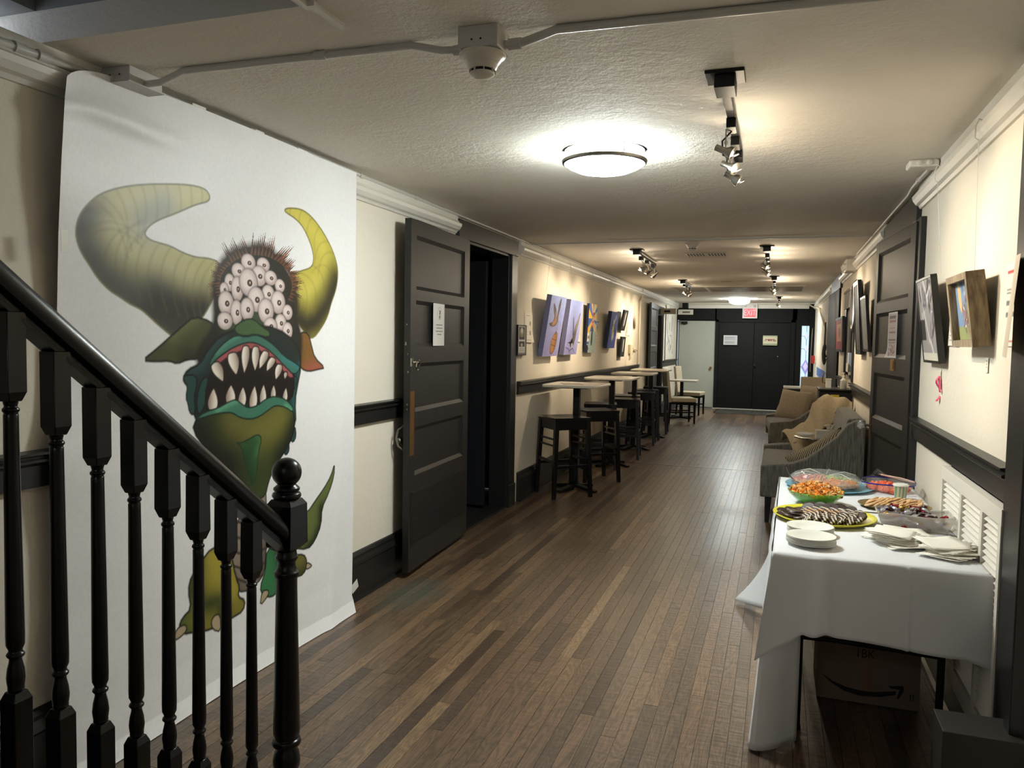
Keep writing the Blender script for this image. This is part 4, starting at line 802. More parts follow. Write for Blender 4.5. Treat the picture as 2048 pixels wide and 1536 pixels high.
def track(x, y, L, label, heads, aim, dirs, pw=1.0, sp=1.0):
    t = thing('track_light', label, 'track light', (x, y, ZC), group='black track lights on the ceiling')
    M().box(-.064, -.066, -.012, .064, .066, 0).build('canopy', blackmetal, t, bev=.002)
    M().box(-.034, -.05, -.055, .034, .075, -.012).build('connector_box', blackmetal, t, bev=.002)
    M().box(-.015, .05, -.05, .015, .05 + L, -.022).build('track_bar', blackmetal, t, bev=.002)
    for i, hy_ in enumerate(heads):
        h = M(); h.box(-.018, hy_ - .05, -.085, .018, hy_ + .05, -.048); hd = h.build('lamp_head', blackmetal, t, bev=.002)
        s = aim[i % len(aim)]; dv = Vector(dirs[i % len(dirs)]).normalized()
        piv = Vector((s * .02, hy_, -.13)); side = Vector((s, 0, 0))
        q = M(); q.box(piv.x - .002, hy_ - .012, -.15, piv.x + .002, hy_ + .012, -.08); q.build('bracket', steel, hd)
        q = M(); q.tube([(0, hy_ + .01, -.085), (s * .035, hy_ + .015, -.12), (s * .03, hy_ + .01, -.175), (s * .0, hy_ - .005, -.19), (-s * .03, hy_, -.175)], .0035, 6); q.build('cable', blackmetal, hd)
        rot = dv.to_track_quat('Z', 'Y').to_matrix().to_4x4(); c0 = piv + Vector((-s * .005, 0, -.035))
        q = M(); q.lathe([(.006, -.05), (.013, -.048), (.013, -.01), (.026, .012), (.028, .024)], 18, T=Matrix.Translation(c0) @ rot); q.lathe([(.006, -.006), (.012, 0), (.006, .006)], 10, T=Matrix.Translation(piv) @ Matrix.Rotation(PI / 2, 4, 'Y'))
        q.build('lamp_can', steel, hd)
        q = M(); q.lathe([(1e-7, .012), (.015, .014), (.024, .019), (.024, .021), (1e-7, .026)], 16, T=Matrix.Translation(c0) @ rot); q.build('bulb', bulbm, hd)
        ld = bpy.data.lights.new('spot', 'SPOT'); ld.energy = SPOT * pw; ld.color = SPOTCOL; ld.spot_size = R(78); ld.spot_blend = .8; ld.shadow_soft_size = .018
        lo = bpy.data.objects.new('spot_beam', ld); C.objects.link(lo); lo.parent = hd; lo.location = c0 + dv * .05; lo.rotation_euler = dv.to_track_quat('-Z', 'Y').to_euler()
        if SPILL:
            ld = bpy.data.lights.new('spill', 'POINT'); ld.energy = SPILL * sp; ld.color = SPOTCOL; ld.shadow_soft_size = .012
            lo = bpy.data.objects.new('bulb_spill', ld); C.objects.link(lo); lo.parent = hd; lo.location = c0 + dv * .045
    return t
RD = [(.88, -.32, -.62), (.95, .15, -.55), (.9, -.2, -.6)]; LD = [(-.9, -.35, -.55), (-.95, .0, -.6), (-.9, .25, -.6)]
track(-.203, 2.79, .98, 'black track light with three small lamp heads over the buffet table', (.40, .68, .92), (-1, -1, -1), [(.93, -.1, -.45), (.85, -.45, -.5), (.9, .1, -.5)], .85, 1.0)
track(-1.36, 7.76, 1.15, 'black track light by the left wall, the one above the first bar table', (.25, .62, 1.05), (1, 1, 1), LD, 2.2, 2.4)
track(-.136, 7.70, 1.15, 'black track light right of the ceiling vent, second along the right side', (.25, .6, 1.05), (-1, -1, -1), RD, 1.5, 2.4)
track(-1.36, 11.65, 1.0, 'black track light by the left wall, farther one with one bright bulb', (.2, .5, .9), (1, 1, 1), LD, 2.4, 2.4)
track(-.09, 11.15, 1.0, 'black track light over the upholstered seats, third along the right side', (.2, .5, .9), (-1, -1, -1), RD, 1.6, 2.4)
track(-.025, 15.9, .8, 'smallest looking black track light near the end doors', (.15, .45), (-1, -1), RD, 1.4, 2.0)

# ---------------------------------------------------------------- exit sign and other signs
t = thing('exit_sign', 'grey exit sign with glowing red letters above the black double doors', 'sign', (-.64, YE - .12, 2.06))
M().box(-.16, 0, .0, .16, .06, .33).box(-.05, .02, .33, .05, .06, .35).build('sign_housing', grey, t, bev=.004)
M().box(-.125, -.006, .03, .125, 0, .215).build('lit_panel', mat('lit_red_panel', (200, 30, 40), .4, emit=(240, 30, 46), estr=.42), t)
text('EXIT', .185, mat('lit_red_letters', (250, 140, 150), .4, emit=(255, 110, 120), estr=.6), t, (0, -.008, .122), (PI / 2, 0, 0), 'lettering', .001, .68)
for x in (-.10, .10): M().lathe([(.034, 0), (.03, .02), (.012, .03), (0, .03)], 14, T=Matrix.Translation((x, 0, .28)) @ Matrix.Rotation(PI / 2, 4, 'X')).build('lamp_head', grey, t)
t = thing('hanging_sign', 'white projecting sign plate on the left wall above the dark far doorway', 'sign', (XL, 15.55, 2.10))
M().box(0, -.01, -.05, .33, .01, .06).build('sign_plate', mat('tan_sign_plate', (190, 182, 158), .5), t); M().box(.10, -.012, -.016, .22, -.0102, .022).build('printed_word', inkm, t)
t = thing('hanging_sign', 'white sign plate above the open white door at the end', 'sign', (-2.23, YE - .05, 2.14))
M().box(0, -.01, -.0, .34, .01, .115).build('sign_plate', mat('white_sign_plate', (206, 202, 190), .5), t); M().box(.10, -.012, .035, .27, -.0102, .075).build('printed_word', mat('grey_ink', (96, 92, 80), .6), t)
t = thing('wall_speaker', 'small black speaker box high in the far left corner', 'speaker', (-2.07, YE - .12, 2.30)); M().box(-.06, -.02, -.0, .065, .09, .105).build('speaker_box', blackmetal, t, bev=.005); M().box(-.05, -.024, .01, .055, -.02, .095).build('speaker_mesh', endblk, t)
def sheet_xz(name, label, cat, loc, w, h, fn, nu=30, nv=24, base_=(220, 218, 210), m_=None, rot=(0, 0, 0)):
    p = Paint(0, 0, w, h, nu, nv, base_); fn(p); o = p.sheet(name, m_ or ink, lambda U, V: (U - w / 2, 0 * U, V - h / 2), location=loc, rotation_euler=rot)
    return tag(o, label, cat)
def lines(p, x0, x1, ys, col=(90, 90, 90), h=.004, jig=.15):
    for y in ys:
        e = x1 - random.random() * jig * (x1 - x0); p.rect(x0, e, y, y + h, col)
def n1(p): p.rect(.0, .30, .0, .215, (196, 196, 194)); p.rect(.012, .288, .012, .2, (176, 178, 180)); lines(p, .03, .27, [.17, .15, .12, .10, .07, .05, .03], (120, 124, 130), .006)
sheet_xz('door_notice', 'grey lettered notice taped to the left leaf of the black double doors', 'notice', (-1.045, YE - .062, 1.57), .30, .215, n1)
def n2(p):
    p.rect(0, .305, 0, .215, (196, 190, 164)); p.rect(0, .305, .19, .205, (84, 112, 84)); p.rect(0, .305, .012, .03, (84, 112, 84)); p.rect(.05, .25, .12, .135, (150, 84, 80)); p.rect(.11, .145, .09, .12, (120, 40, 44)); p.rect(.155, .19, .09, .12, (110, 60, 50)); p.rect(.03, .09, .09, .11, (150, 140, 110)); p.rect(.21, .28, .085, .12, (140, 120, 100))
sheet_xz('door_notice', 'cream notice with green bands taped to the right leaf of the black double doors', 'notice', (-.19, YE - .062, 1.575), .305, .215, n2)
# notice on the left open door, with its emblem and four lines
p = Paint(0, 0, .215, .279, 60, 80, (214, 210, 204))
for i in range(26): a = 2 * PI * i / 26; p.ell(.1075 + .040 * math.cos(a), .215 + .040 * math.sin(a), .0035, .0035, (130, 130, 128))
p.fill([(.095, .232), (.118, .238), (.128, .222), (.112, .206), (.122, .19), (.104, .176), (.095, .19), (.108, .204), (.096, .214), (.108, .222)], (16, 16, 16), sm=1)
for i, (a, b_) in enumerate(((.045, .175), (.05, .17), (.043, .178), (.062, .15))): p.rect(a, b_, .135 - i * .021, .141 - i * .021, (128, 126, 122))
o = p.sheet('paper_notice', ink, lambda U, V: (U - .1075, -(.004 * np.sin(U * 20)) ** 1, V - .14), None)
hx, hy, fx, fy = -2.19, 5.41, -2.13, 4.31; dv = Vector((fx - hx, fy - hy, 0)).normalized(); nv_ = Vector((-dv.y, dv.x, 0))
if nv_.x < 0: nv_ = -nv_
pp = Vector((hx, hy, 0)) + dv * .632 + nv_ * .006; o.location = (pp.x, pp.y, 1.59); o.rotation_euler = (0, 0, math.atan2(-dv.y, -dv.x))
tag(o, 'white printed notice with a round emblem taped to the open black left door', 'notice')
# notice on the right open door
hx, hy, fx, fy = .69, 4.80, .60, 5.85; dv = Vector((fx - hx, fy - hy, 0)).normalized(); nv_ = Vector((-dv.y, dv.x, 0))
if nv_.x > 0: nv_ = -nv_
def n3(p):
    p.rect(.012, .22, .01, .268, (176, 160, 156)); lines(p, .03, .2, [.245, .235], (96, 88, 88), .01, .1); lines(p, .03, .2, [.215], (150, 100, 96), .012, .1); lines(p, .05, .18, [.175], (140, 110, 100), .008); lines(p, .04, .2, [.15], (120, 96, 90), .008); lines(p, .02, .21, [.105, .09], (100, 88, 84), .006)
    for i in range(40): p.ell(random.uniform(.03, .2), random.uniform(.015, .075), random.uniform(.004, .012), random.uniform(.004, .01), random.choice([(120, 100, 100), (190, 170, 150), (90, 70, 72), (160, 110, 100)]))
q_ = Paint(0, 0, .232, .275, 50, 60, (214, 206, 202)); n3(q_)
o = q_.sheet('paper_notice', ink, lambda U, V: (U - .116, -.016 * np.clip((.07 - V) / .07, 0, 1) ** 2 * np.clip((.12 - U) / .12, 0, 1), V - .1375))
pp = Vector((hx, hy, 0)) + dv * .43 + nv_ * .006; o.location = (pp.x, pp.y, 1.566); o.rotation_euler = (0, 0, math.atan2(dv.y, dv.x) + PI)
tag(o, 'pinkish printed notice with a curled corner taped to the open black right door', 'notice')
# ---------------------------------------------------------------- pictures
def picture(side, y, zb, w_, h_, tilt, dep, label, paintfn, cat='painting', name='painted_canvas', edge=None, frame=None, mat_=None, gap=.02, res=170):
    x = XL + gap if side == 'l' else XR - gap
    t = thing(name, label, cat, (x, y, zb), rot=(tilt, 0, PI / 2 if side == 'l' else -PI / 2))
    p = Paint(0, 0, w_, h_, int(w_ * res), int(h_ * res), (200, 200, 200)); 
    if frame:
        fw, fm, rec = frame
        q = M(); q.box(-w_ / 2, -dep, 0, w_ / 2, 0, fw).box(-w_ / 2, -dep, h_ - fw, w_ / 2, 0, h_).box(-w_ / 2, -dep, fw, -w_ / 2 + fw, 0, h_ - fw).box(w_ / 2 - fw, -dep, fw, w_ / 2, 0, h_ - fw)
        q.build('frame', fm, t, bev=.0015); p = Paint(0, 0, w_ - 2 * fw, h_ - 2 * fw, int(w_ * res), int(h_ * res), (200, 200, 200)); paintfn(p)
        ww, hh_ = w_ - 2 * fw, h_ - 2 * fw
        p.sheet('print', mat_ or ink, lambda U, V: (U - ww / 2, 0 * U - dep + rec, V + fw), t)
        M().box(-w_ / 2 + .004, -.004, .004, w_ / 2 - .004, 0, h_ - .004).build('backing_board', blackmetal, t)
    else:
        M().box(-w_ / 2, -dep, 0, w_ / 2, 0, h_).build('canvas_block', edge or cream, t, bev=.002); paintfn(p)
        p.sheet('print', inkg, lambda U, V: (U - w_ / 2, 0 * U - dep - .0007, V), t)
    return t
lav = mat('lavender_canvas_edge', (118, 120, 160), .7); navy = mat('navy_canvas_edge', (30, 36, 66), .7)
def sky(p, w_, h_):
    p.put((slice(None), slice(None)), np.ones(p.U.shape), (140, 154, 206)); p.put((slice(None), slice(None)), np.clip(1 - p.V / h_, 0, 1), (158, 150, 200), .8); p.noise(.05, 2)
def bird1(p):
    sky(p, .56, .62)
    p.fill([(.30, .38), (.26, .46), (.10, .55), (.14, .47), (.22, .40), (.18, .34), (.04, .33), (.16, .30), (.30, .31), (.36, .36), (.34, .42), (.38, .52), (.36, .61), (.30, .54), (.31, .44)], (84, 76, 76), (44, 40, 46), 2, .004, [([(.26, .44), (.28, .36), (.2, .33)], (170, 130, 96), .04, .9)])
    p.fill([(.34, .24), (.26, .20), (.22, .10), (.26, .03), (.34, .02), (.42, .08), (.44, .18), (.40, .25)], (160, 112, 66), (70, 50, 36), 1, .006, [([(.3, .2), (.3, .08)], (196, 146, 92), .04, .9)])
    for a, b_ in (((.34, .26), (.28, .04)), ((.36, .25), (.42, .08)), ((.26, .12), (.42, .1)), ((.25, .18), (.43, .16)), ((.38, .36), (.36, .25))): p.stroke([a, b_], (96, 66, 44), .006)
def bird2(p):
    sky(p, .56, .6)
    p.fill([(.24, .16), (.30, .20), (.33, .30), (.40, .38), (.50, .50), (.47, .36), (.42, .26), (.40, .16), (.36, .10), (.26, .10)], (96, 88, 80), (40, 40, 48), 2, .005, [([(.44, .42), (.4, .3)], (150, 132, 112), .04, .8)])
    p.fill([(.20, .40), (.25, .30), (.28, .2), (.32, .2), (.27, .32), (.22, .42)], (66, 72, 100), (34, 36, 52), 1, .004)
    p.ell(.27, .13, .06, .045, (26, 26, 30)); p.ell(.30, .105, .03, .022, (196, 190, 176)); p.fill([(.10, .13), (.24, .15), (.23, .12)], (30, 30, 36), sm=0)
    for a in ([(.06, .08), (.2, .06), (.24, .02)], [(.2, .04), (.36, .07), (.46, .02)]): p.stroke(a, (84, 80, 120), .008)
def swirl(p):
    sl = (slice(None), slice(None)); a = np.arctan2(p.V - .42, p.U - .24); p.put(sl, np.ones(p.U.shape), (52, 96, 176)); p.put(sl, (np.sin(a * 7) > 0).astype(float), (226, 178, 60)); p.put(sl, (p.U > .22) * (np.sin(a * 11 + p.V * 20) > .2), (196, 196, 170)); p.put(sl, ((p.V < .26) & (p.U > .10)).astype(float), (156, 176, 168)); p.put(sl, ((p.V < .26) & (p.U <= .10)).astype(float) * (np.sin(p.V * 90) > 0), (220, 220, 214)); p.put(sl, ((p.V < .1) & (p.U < .08)).astype(float), (24, 24, 26))
    p.fill([(.20, .30), (.19, .40), (.22, .46), (.30, .46), (.32, .38), (.29, .30)], (206, 140, 110), (120, 60, 40), 1, .008); p.fill([(.18, .44), (.22, .5), (.32, .5), (.34, .43), (.3, .47), (.22, .47)], (150, 60, 44), sm=1)
    p.fill([(.20, .08), (.20, .28), (.24, .36), (.28, .28), (.29, .10)], (52, 48, 44), sm=1); p.ell(.23, .38, .012, .012, (40, 30, 26)); p.ell(.28, .38, .012, .012, (40, 30, 26))
def bluefig(p):
    sl = (slice(None), slice(None)); p.put(sl, np.ones(p.U.shape), (58, 74, 160)); p.put(sl, (np.sin(p.U * 50 + p.V * 14) > .3).astype(float), (72, 100, 190)); p.put(sl, (p.V < .16).astype(float) * (np.sin(p.U * 70) > 0), (90, 104, 196))
    for (x, y, r, s_, c) in ((.26, .17, .07, .06, (224, 218, 220)), (.22, .25, .05, .07, (214, 208, 90)), (.24, .36, .05, .04, (206, 208, 150)), (.30, .31, .03, .05, (150, 90, 110)), (.33, .42, .02, .04, (230, 230, 226)), (.14, .22, .05, .03, (90, 140, 190)), (.36, .22, .03, .05, (40, 46, 90))): p.ell(x, y, r, s_, c, .3)
def dark1(p): p.put((slice(None), slice(None)), np.ones(p.U.shape), (36, 34, 34)); p.fill([(.10, .04), (.09, .13), (.12, .25), (.17, .25), (.18, .14), (.16, .04)], (206, 200, 192), sm=1); p.ell(.13, .12, .015, .05, (120, 110, 104))
def dark2(p): p.put((slice(None), slice(None)), np.ones(p.U.shape), (36, 34, 34)); p.fill([(.12, .04), (.11, .12), (.13, .24), (.18, .24), (.18, .10), (.17, .04)], (196, 192, 190), sm=1); p.ell(.15, .17, .02, .03, (220, 214, 200))
picture('l', 7.60, 1.345, .56, .61, .15, .05, 'tilted blue canvas of a swallow above an orange crystal lantern, on the left wall', bird1, edge=lav)
picture('l', 8.40, 1.35, .56, .60, .125, .05, 'tilted blue canvas of a diving dark bird, second canvas on the left wall', bird2, edge=lav)
picture('l', 9.46, 1.355, .44, .60, .055, .03, 'canvas of a bearded figure with blue and yellow rays on the left wall', swirl, edge=navy)
picture('l', 10.60, 1.41, .50, .50, .125, .05, 'dark blue canvas with a pale and yellow figure, on the left wall', bluefig, edge=navy)
blackfr = mat('black_picture_frame', (24, 23, 22), .35)
picture('l', 11.55, 1.662, .30, .31, .19, .03, 'small black framed picture, the upper one of a pair on the left wall', dark1, 'picture', 'framed_picture', frame=(.03, blackfr, .004))
picture('l', 11.55, 1.272, .30, .30, .08, .03, 'small black framed picture, the lower one of a pair on the left wall', dark2, 'picture', 'framed_picture', frame=(.03, blackfr, .004))
# plaque with a photograph
def plq(p):
    p.put((slice(None), slice(None)), np.ones(p.U.shape), (128, 124, 116)); p.rect(.012, .198, .012, .256, (206, 204, 196)); p.rect(.022, .188, .135, .246, (28, 30, 26)); p.ell(.105, .19, .06, .045, (140, 134, 96), .3); p.ell(.105, .215, .04, .025, (206, 206, 200), .3); p.rect(.03, .18, .14, .155, (40, 40, 44)); p.rect(.022, .188, .07, .118, (22, 22, 24)); p.ell(.105, .085, .03, .014, (180, 176, 170), .3); p.rect(.03, .18, .045, .05, (150, 146, 134)); p.rect(.03, .18, .028, .033, (150, 146, 134))
picture('l', 6.80, 1.355, .25, .28, 0, .035, 'black and silver plaque with a small photograph beside the doorway', plq, 'plaque', 'wall_plaque', frame=(.012, blackfr, .002), gap=.0)
# flyers on the left wall
def fly(side, y, z, w_, h_, label, fn, curl=.02, base_=(226, 220, 206), rz=0, nm='paper_flyer'):
    p = Paint(0, 0, w_, h_, 44, 50, base_); fn(p)
    o = p.sheet(nm, ink, lambda U, V: (U - w_ / 2, -.004 - curl * np.clip((h_ * .5 - V) / h_, 0, 1) ** 2 * (.3 + U / w_), V - h_ / 2))
    o.location = (XL if side == 'l' else XR, y, z); o.rotation_euler = (0, rz, PI / 2 if side == 'l' else -PI / 2); return tag(o, label, 'flyer')
def f1(p): lines(p, .05, .17, [.25], (150, 140, 130)); p.rect(.15, .19, .16, .2, (150, 146, 140)); p.rect(.15, .19, .07, .11, (150, 146, 140)); lines(p, .04, .12, [.18, .15, .1, .07], (190, 184, 174)); lines(p, .06, .2, [.02], (140, 134, 124), .006)
def f2(p): lines(p, .05, .2, [.27, .245, .22, .19, .16], (206, 140, 136), .008, .4); lines(p, .04, .2, [.12, .1, .08, .06, .04], (200, 150, 146), .005, .4)
def f3(p): p.rect(.03, .2, .25, .262, (150, 96, 86)); p.ell(.1, .18, .05, .05, (150, 180, 200), .4); p.ell(.13, .13, .04, .03, (210, 210, 120), .4); lines(p, .04, .2, [.08, .06, .03], (190, 180, 170))
def f4(p): p.rect(.03, .10, .04, .15, (176, 168, 146)); lines(p, .12, .25, [.2, .17, .14, .11, .08], (180, 172, 150)); p.rect(.08, .14, .17, .22, (186, 178, 160))
fly('l', 7.08, 1.615, .25, .28, 'cream flyer with small pictures on the left wall between plaque and first canvas', f1, .06)
fly('l', 8.98, 1.63, .24, .29, 'cream flyer with red lettering on the left wall behind the second canvas', f2, .04)
fly('l', 10.06, 1.625, .23, .27, 'small cream flyer with pale blue picture beside the rayed canvas', f3, .03)
fly('l', 12.24, 1.73, .34, .28, 'cream paper sheet on the left wall beside the small black pictures', f4, .03)
t = thing('wall_ornament', 'narrow bronze ornament hanging on the left wall near the pipe', 'ornament', (XL + .02, 12.72, 1.79))
M().lathe([(1e-7, -.10), (.035, -.07), (.05, 0), (.03, .08), (.01, .12), (1e-7, .14)], 12, sx=.3).build('ornament_body', mat('bronze_ornament', (120, 98, 62), .4, metal=.6), t); M().rod((0, 0, .13), (0, 0, .30), .003, 6).build('hanging_wire', steel, t)
t = thing('thermostat', 'cream thermostat with tangled wires on the left wall near the white pipe', 'thermostat', (XL, 12.45, 1.34))
M().box(0, -.15, -.03, .04, .05, .11).build('housing', mat('cream_plastic_box', (206, 196, 166), .5), t, bev=.006); M().box(0, -.06, -.12, .025, .05, -.05).build('outlet_box', mat('cream_plate', (200, 190, 162), .5), t, bev=.004)
q = M(); [q.tube([(.03, .05, .07 - i * .03), (.05, .2 + i * .05, .0 + i * .03), (.03, .3, .05 - i * .02), (.03, .55, .02 * i)], .007, 6) for i in range(3)]; q.build('cable', mat('pale_cable', (190, 180, 152), .6), t)
# poster sheet between the far left doorway and the corner
def fpost(p):
    for (a, b_, c, d) in ((.55, .63, 1.1, 1.24), (.2, .3, .55, .95), (.62, .95, .5, .53), (.9, 1.0, .6, .95), (.5, .62, .35, .42), (.5, .6, .62, .8), (.72, .85, .2, .3)): p.rect(a, b_, c, d, (140, 138, 140))
    for i in range(10): p.ell(random.uniform(.2, 1.2), random.uniform(.1, .5), .05, .05, random.choice([(150, 140, 150), (180, 150, 150), (120, 130, 150)]))
p = Paint(0, 0, 1.4, 1.28, 60, 60, (206, 202, 188)); fpost(p); o = p.sheet('wall_chart', ink, lambda U, V: (U - .7, 0 * U, V), location=(XL + .02, 17.15, 1.13), rotation_euler=(0, 0, PI / 2)); tag(o, 'large pale chart with grey drawings on the left wall beside the end doors', 'chart')

# right wall
def inkport(p):
    p.put((slice(None), slice(None)), np.ones(p.U.shape), (150, 146, 144)); 
    for i in range(34): a = (random.uniform(.03, .33), random.uniform(.08, .38)); p.stroke([a, (a[0] + random.uniform(-.08, .08), a[1] + random.uniform(-.12, .12))], random.choice([(40, 36, 44), (214, 210, 212), (92, 84, 100), (60, 50, 66)]), random.uniform(.004, .018))
    p.rect(0, .4, 0, .035, (210, 204, 190)); p.rect(0, .12, .1, .2, (36, 32, 36))
picture('r', 4.18, 1.425, .40, .41, .13, .028, 'black framed ink drawing with purple tones on the right wall beside the open door', inkport, 'picture', 'framed_picture', frame=(.012, blackfr, .003), gap=.012)
wood = woven('weathered_barn_wood', (104, 88, 68), (150, 132, 104), 60, .08, .2)
def collage(p):
    p.put((slice(None), slice(None)), np.ones(p.U.shape), (116, 142, 176)); p.rect(0, .4, 0, .05, (140, 150, 104)); p.put((slice(None), slice(None)), np.exp(-((p.U - .16) / .06) ** 2 - ((p.V - .09) / .06) ** 2), (110, 96, 84)); 
    p.fill([(.03, .26), (.04, .22), (.035, .17), (.05, .12), (.075, .10), (.09, .14), (.09, .19), (.065, .21), (.07, .26)], (204, 170, 116), sm=2); p.fill([(.09, .25), (.10, .20), (.12, .17), (.14, .2), (.13, .25)], (90, 104, 130), sm=1)
    for i in range(70): a = random.uniform(.09, .26); b_ = random.uniform(.03, .24) if a > .14 else random.uniform(.03, .13); p.ell(a, b_, random.uniform(.003, .009), random.uniform(.003, .01), random.choice([(220, 216, 206), (90, 70, 64), (170, 150, 130), (60, 60, 70), (160, 90, 80)]))
picture('r', 3.375, 1.508, .35, .275, .13, .062, 'deep weathered wood shadow box with a blue collage of small figures on the right wall', collage, 'picture', 'shadow_box', frame=(.026, wood, .026), gap=.008)
def rf1(p):
    p.rect(0, .21, .13, .2, (120, 160, 200)); p.rect(0, .21, .12, .155, (200, 200, 110)); lines(p, .02, .18, [.10], (130, 140, 150)); p.rect(.03, .17, .06, .075, (190, 110, 110)); lines(p, .02, .18, [.045, .025], (140, 140, 140))
fly('r', 3.88, 1.61, .21, .21, 'small flyer with a blue and green picture between the two right-hand frames', rf1, .03, (230, 224, 210))
def rf2(p):
    p.rect(.02, .17, .243, .253, (200, 86, 80)); p.rect(.10, .17, .259, .266, (200, 96, 90)); lines(p, .02, .18, [.226, .219, .204, .197, .190, .178, .171, .165, .150, .144, .138, .124, .118, .112, .106, .100], (120, 120, 116), .0022, .1); p.rect(.05, .16, .012, .018, (196, 90, 84))
fly('r', 2.975, 1.645, .215, .28, 'white text flyer with a red heading on the right wall at the picture edge', rf2, .004, (236, 228, 212))
# curled sheet hanging in front of the flyer
p = Paint(0, 0, .22, .28, 40, 50, (200, 186, 164)); p.ell(.07, .09, .006, .04, (150, 120, 100), .5); p.rect(.03, .09, .03, .037, (180, 130, 116))
o = p.sheet('curled_paper', ink, lambda U, V: (U - .02 + .012 * V / .28, -.012 - .05 * np.sin(np.clip(U / .22, 0, 1) * PI * .5) - .02 * (1 - V / .28), V - .14 - .03 * np.sin(U / .22 * PI * .5) * (1 - V / .28)), location=(XR, 2.90, 1.64), rotation_euler=(0, 0, -PI / 2)); tag(o, 'curled back sheet of paper hanging in front of the red-headed flyer', 'paper')
tag(sheet_xz('price_tag', '', '', (XR - .004, 3.285, 1.435), .045, .055, lambda p: lines(p, .012, .035, [.04, .03, .018], (150, 140, 120), .004), 12, 14, (232, 226, 206), rot=(0, 0, -PI / 2)), 'small white price tag below the wood shadow box', 'tag')
tag(sheet_xz('price_tag', '', '', (XR - .004, 4.14, 1.375), .03, .035, lambda p: lines(p, .006, .025, [.02, .01], (170, 160, 140), .003), 10, 10, (232, 226, 206), rot=(0, 0, -PI / 2)), 'tiny white tag above the pink ribbon on the right wall', 'tag')
pinkm = mat('pink_ribbon_satin', (214, 60, 104), .4); q = M(); q.grid(2, 14, lambda u, v: (-.006 - .012 * math.sin(v * 7) - .004 * u, (u - .5) * .03 + .012 * v, -.12 * v)); q.grid(2, 8, lambda u, v: (-.008 - .004 * u, (u - .5) * .02 - .035 * v, -.075 * v))
tag(q.build('ribbon', pinkm, loc=(XR, 4.13, 1.362), solid=.001), 'small pink ribbon pinned to the right wall', 'ribbon')
# picture wires with hooks on the cornice
def wire(side, y, z0, z1, label, dx=.045):
    x = XL + .06 if side == 'l' else XR - .06; s_ = 1 if side == 'l' else -1
    t = thing('picture_wire', label, 'wire', (x, y, 2.34), group='picture hanging wires')
    M().tube([(-s_ * .045, 0, .0), (-s_ * .01, 0, .014), (0, 0, -.01), (0, 0, -.055), (-s_ * .012, 0, -.065)], .0028, 6).build('moulding_hook', trimw, t)
    if z0 < 2.2: M().rod((-s_ * .012, 0, -.06), (-s_ * dx, 0, z0 - 2.34), .0013, 5).build('wire', trimw, t)
wire('r', 3.375, 1.79, 0, 'thin hanging wire above the weathered wood shadow box', .02)
wire('r', 4.18, 1.85, 0, 'thin hanging wire above the framed ink drawing on the right wall')
for y, z, l in ((7.6, 1.97, 'above the swallow canvas'), (8.4, 1.96, 'above the diving bird canvas'), (9.46, 1.96, 'above the rayed figure canvas'), (10.6, 1.92, 'above the dark blue canvas')): wire('l', y, z, 0, 'thin hanging wire ' + l + ' on the left wall')
# far right wall pictures
silver = mat('silver_frame', (140, 142, 144), .3, metal=.7)
def grn(p): p.put((slice(None), slice(None)), np.ones(p.U.shape), (120, 124, 118)); p.noise(.1)
picture('r', 7.12, 1.45, .42, .46, .09, .025, 'silver-grey framed picture on the right wall just past the open door', grn, 'picture', 'framed_picture', frame=(.02, blackfr, .003))
picture('r', 7.72, 1.42, .45, .66, .07, .03, 'tall dark framed picture on the right wall beside the oval mirror', lambda p: p.put((slice(None), slice(None)), np.ones(p.U.shape), (60, 58, 54)), 'picture', 'framed_picture', frame=(.04, blackfr, .005))
t = thing('oval_mirror', 'large oval mirror in a thick black frame on the far right wall', 'mirror', (XR - .03, 8.22, 1.87))
tz = Matrix.Rotation(-PI / 2, 4, 'Y'); M().lathe([(.22, .0), (.30, .0), (.31, .015), (.28, .04), (.25, .045), (.22, .03)], 40, T=tz, sx=.85, sy=1).build('frame', blackfr, t); M().lathe([(1e-7, .02), (.245, .02)], 40, T=tz, sx=.85, sy=1).build('mirror_glass', mat('mirror_glass', (210, 214, 214), .03, metal=1), t)
def redp(p): p.put((slice(None), slice(None)), np.ones(p.U.shape), (140, 36, 48)); p.rect(.24, .86, .10, .30, (196, 150, 104)); p.ell(.45, .2, .1, .07, (150, 90, 60), .4); p.ell(.66, .2, .08, .07, (120, 70, 50), .4)
picture('r', 10.15, 1.42, 1.1, .41, .03, .03, 'red matted picture in a dark frame on the far right wall past the window', redp, 'picture', 'framed_picture', frame=(.03, blackfr, .004), res=60)
t = thing('leaflet_holder', 'pale blue leaflet holder on the right wall below the dark window', 'holder', (XR, 8.95, 1.19)); M().box(-.045, -.14, 0, -.003, .1, .03).box(-.045, -.14, .0, -.04, .1, .12).build('holder_tray', mat('pale_plastic_holder', (206, 200, 184), .4), t); M().box(-.035, -.11, .01, -.01, .07, .23).build('leaflet_stack', mat('pale_blue_paper', (168, 186, 206), .7), t)
t = thing('fire_alarm', 'red fire alarm pull station on a cream box in the far right corner', 'fire alarm', (XR, 17.3, 1.12)); M().box(-.02, -.2, 0, 0, .2, .14).build('back_box', cream, t); M().box(-.085, -.06, -.01, -.02, .06, .15).build('alarm_body', mat('red_alarm_plastic', (176, 40, 44), .4), t, bev=.006)
tag(M().box(-.006, -1.6, -.08, 0, 1.2, .08).build('blue_band', mat('blue_painted_band', (96, 128, 200), .5), loc=(XR, 15.4, .98)), 'blue painted band low on the far right wall by the fire alarm', 'band', kind='structure')
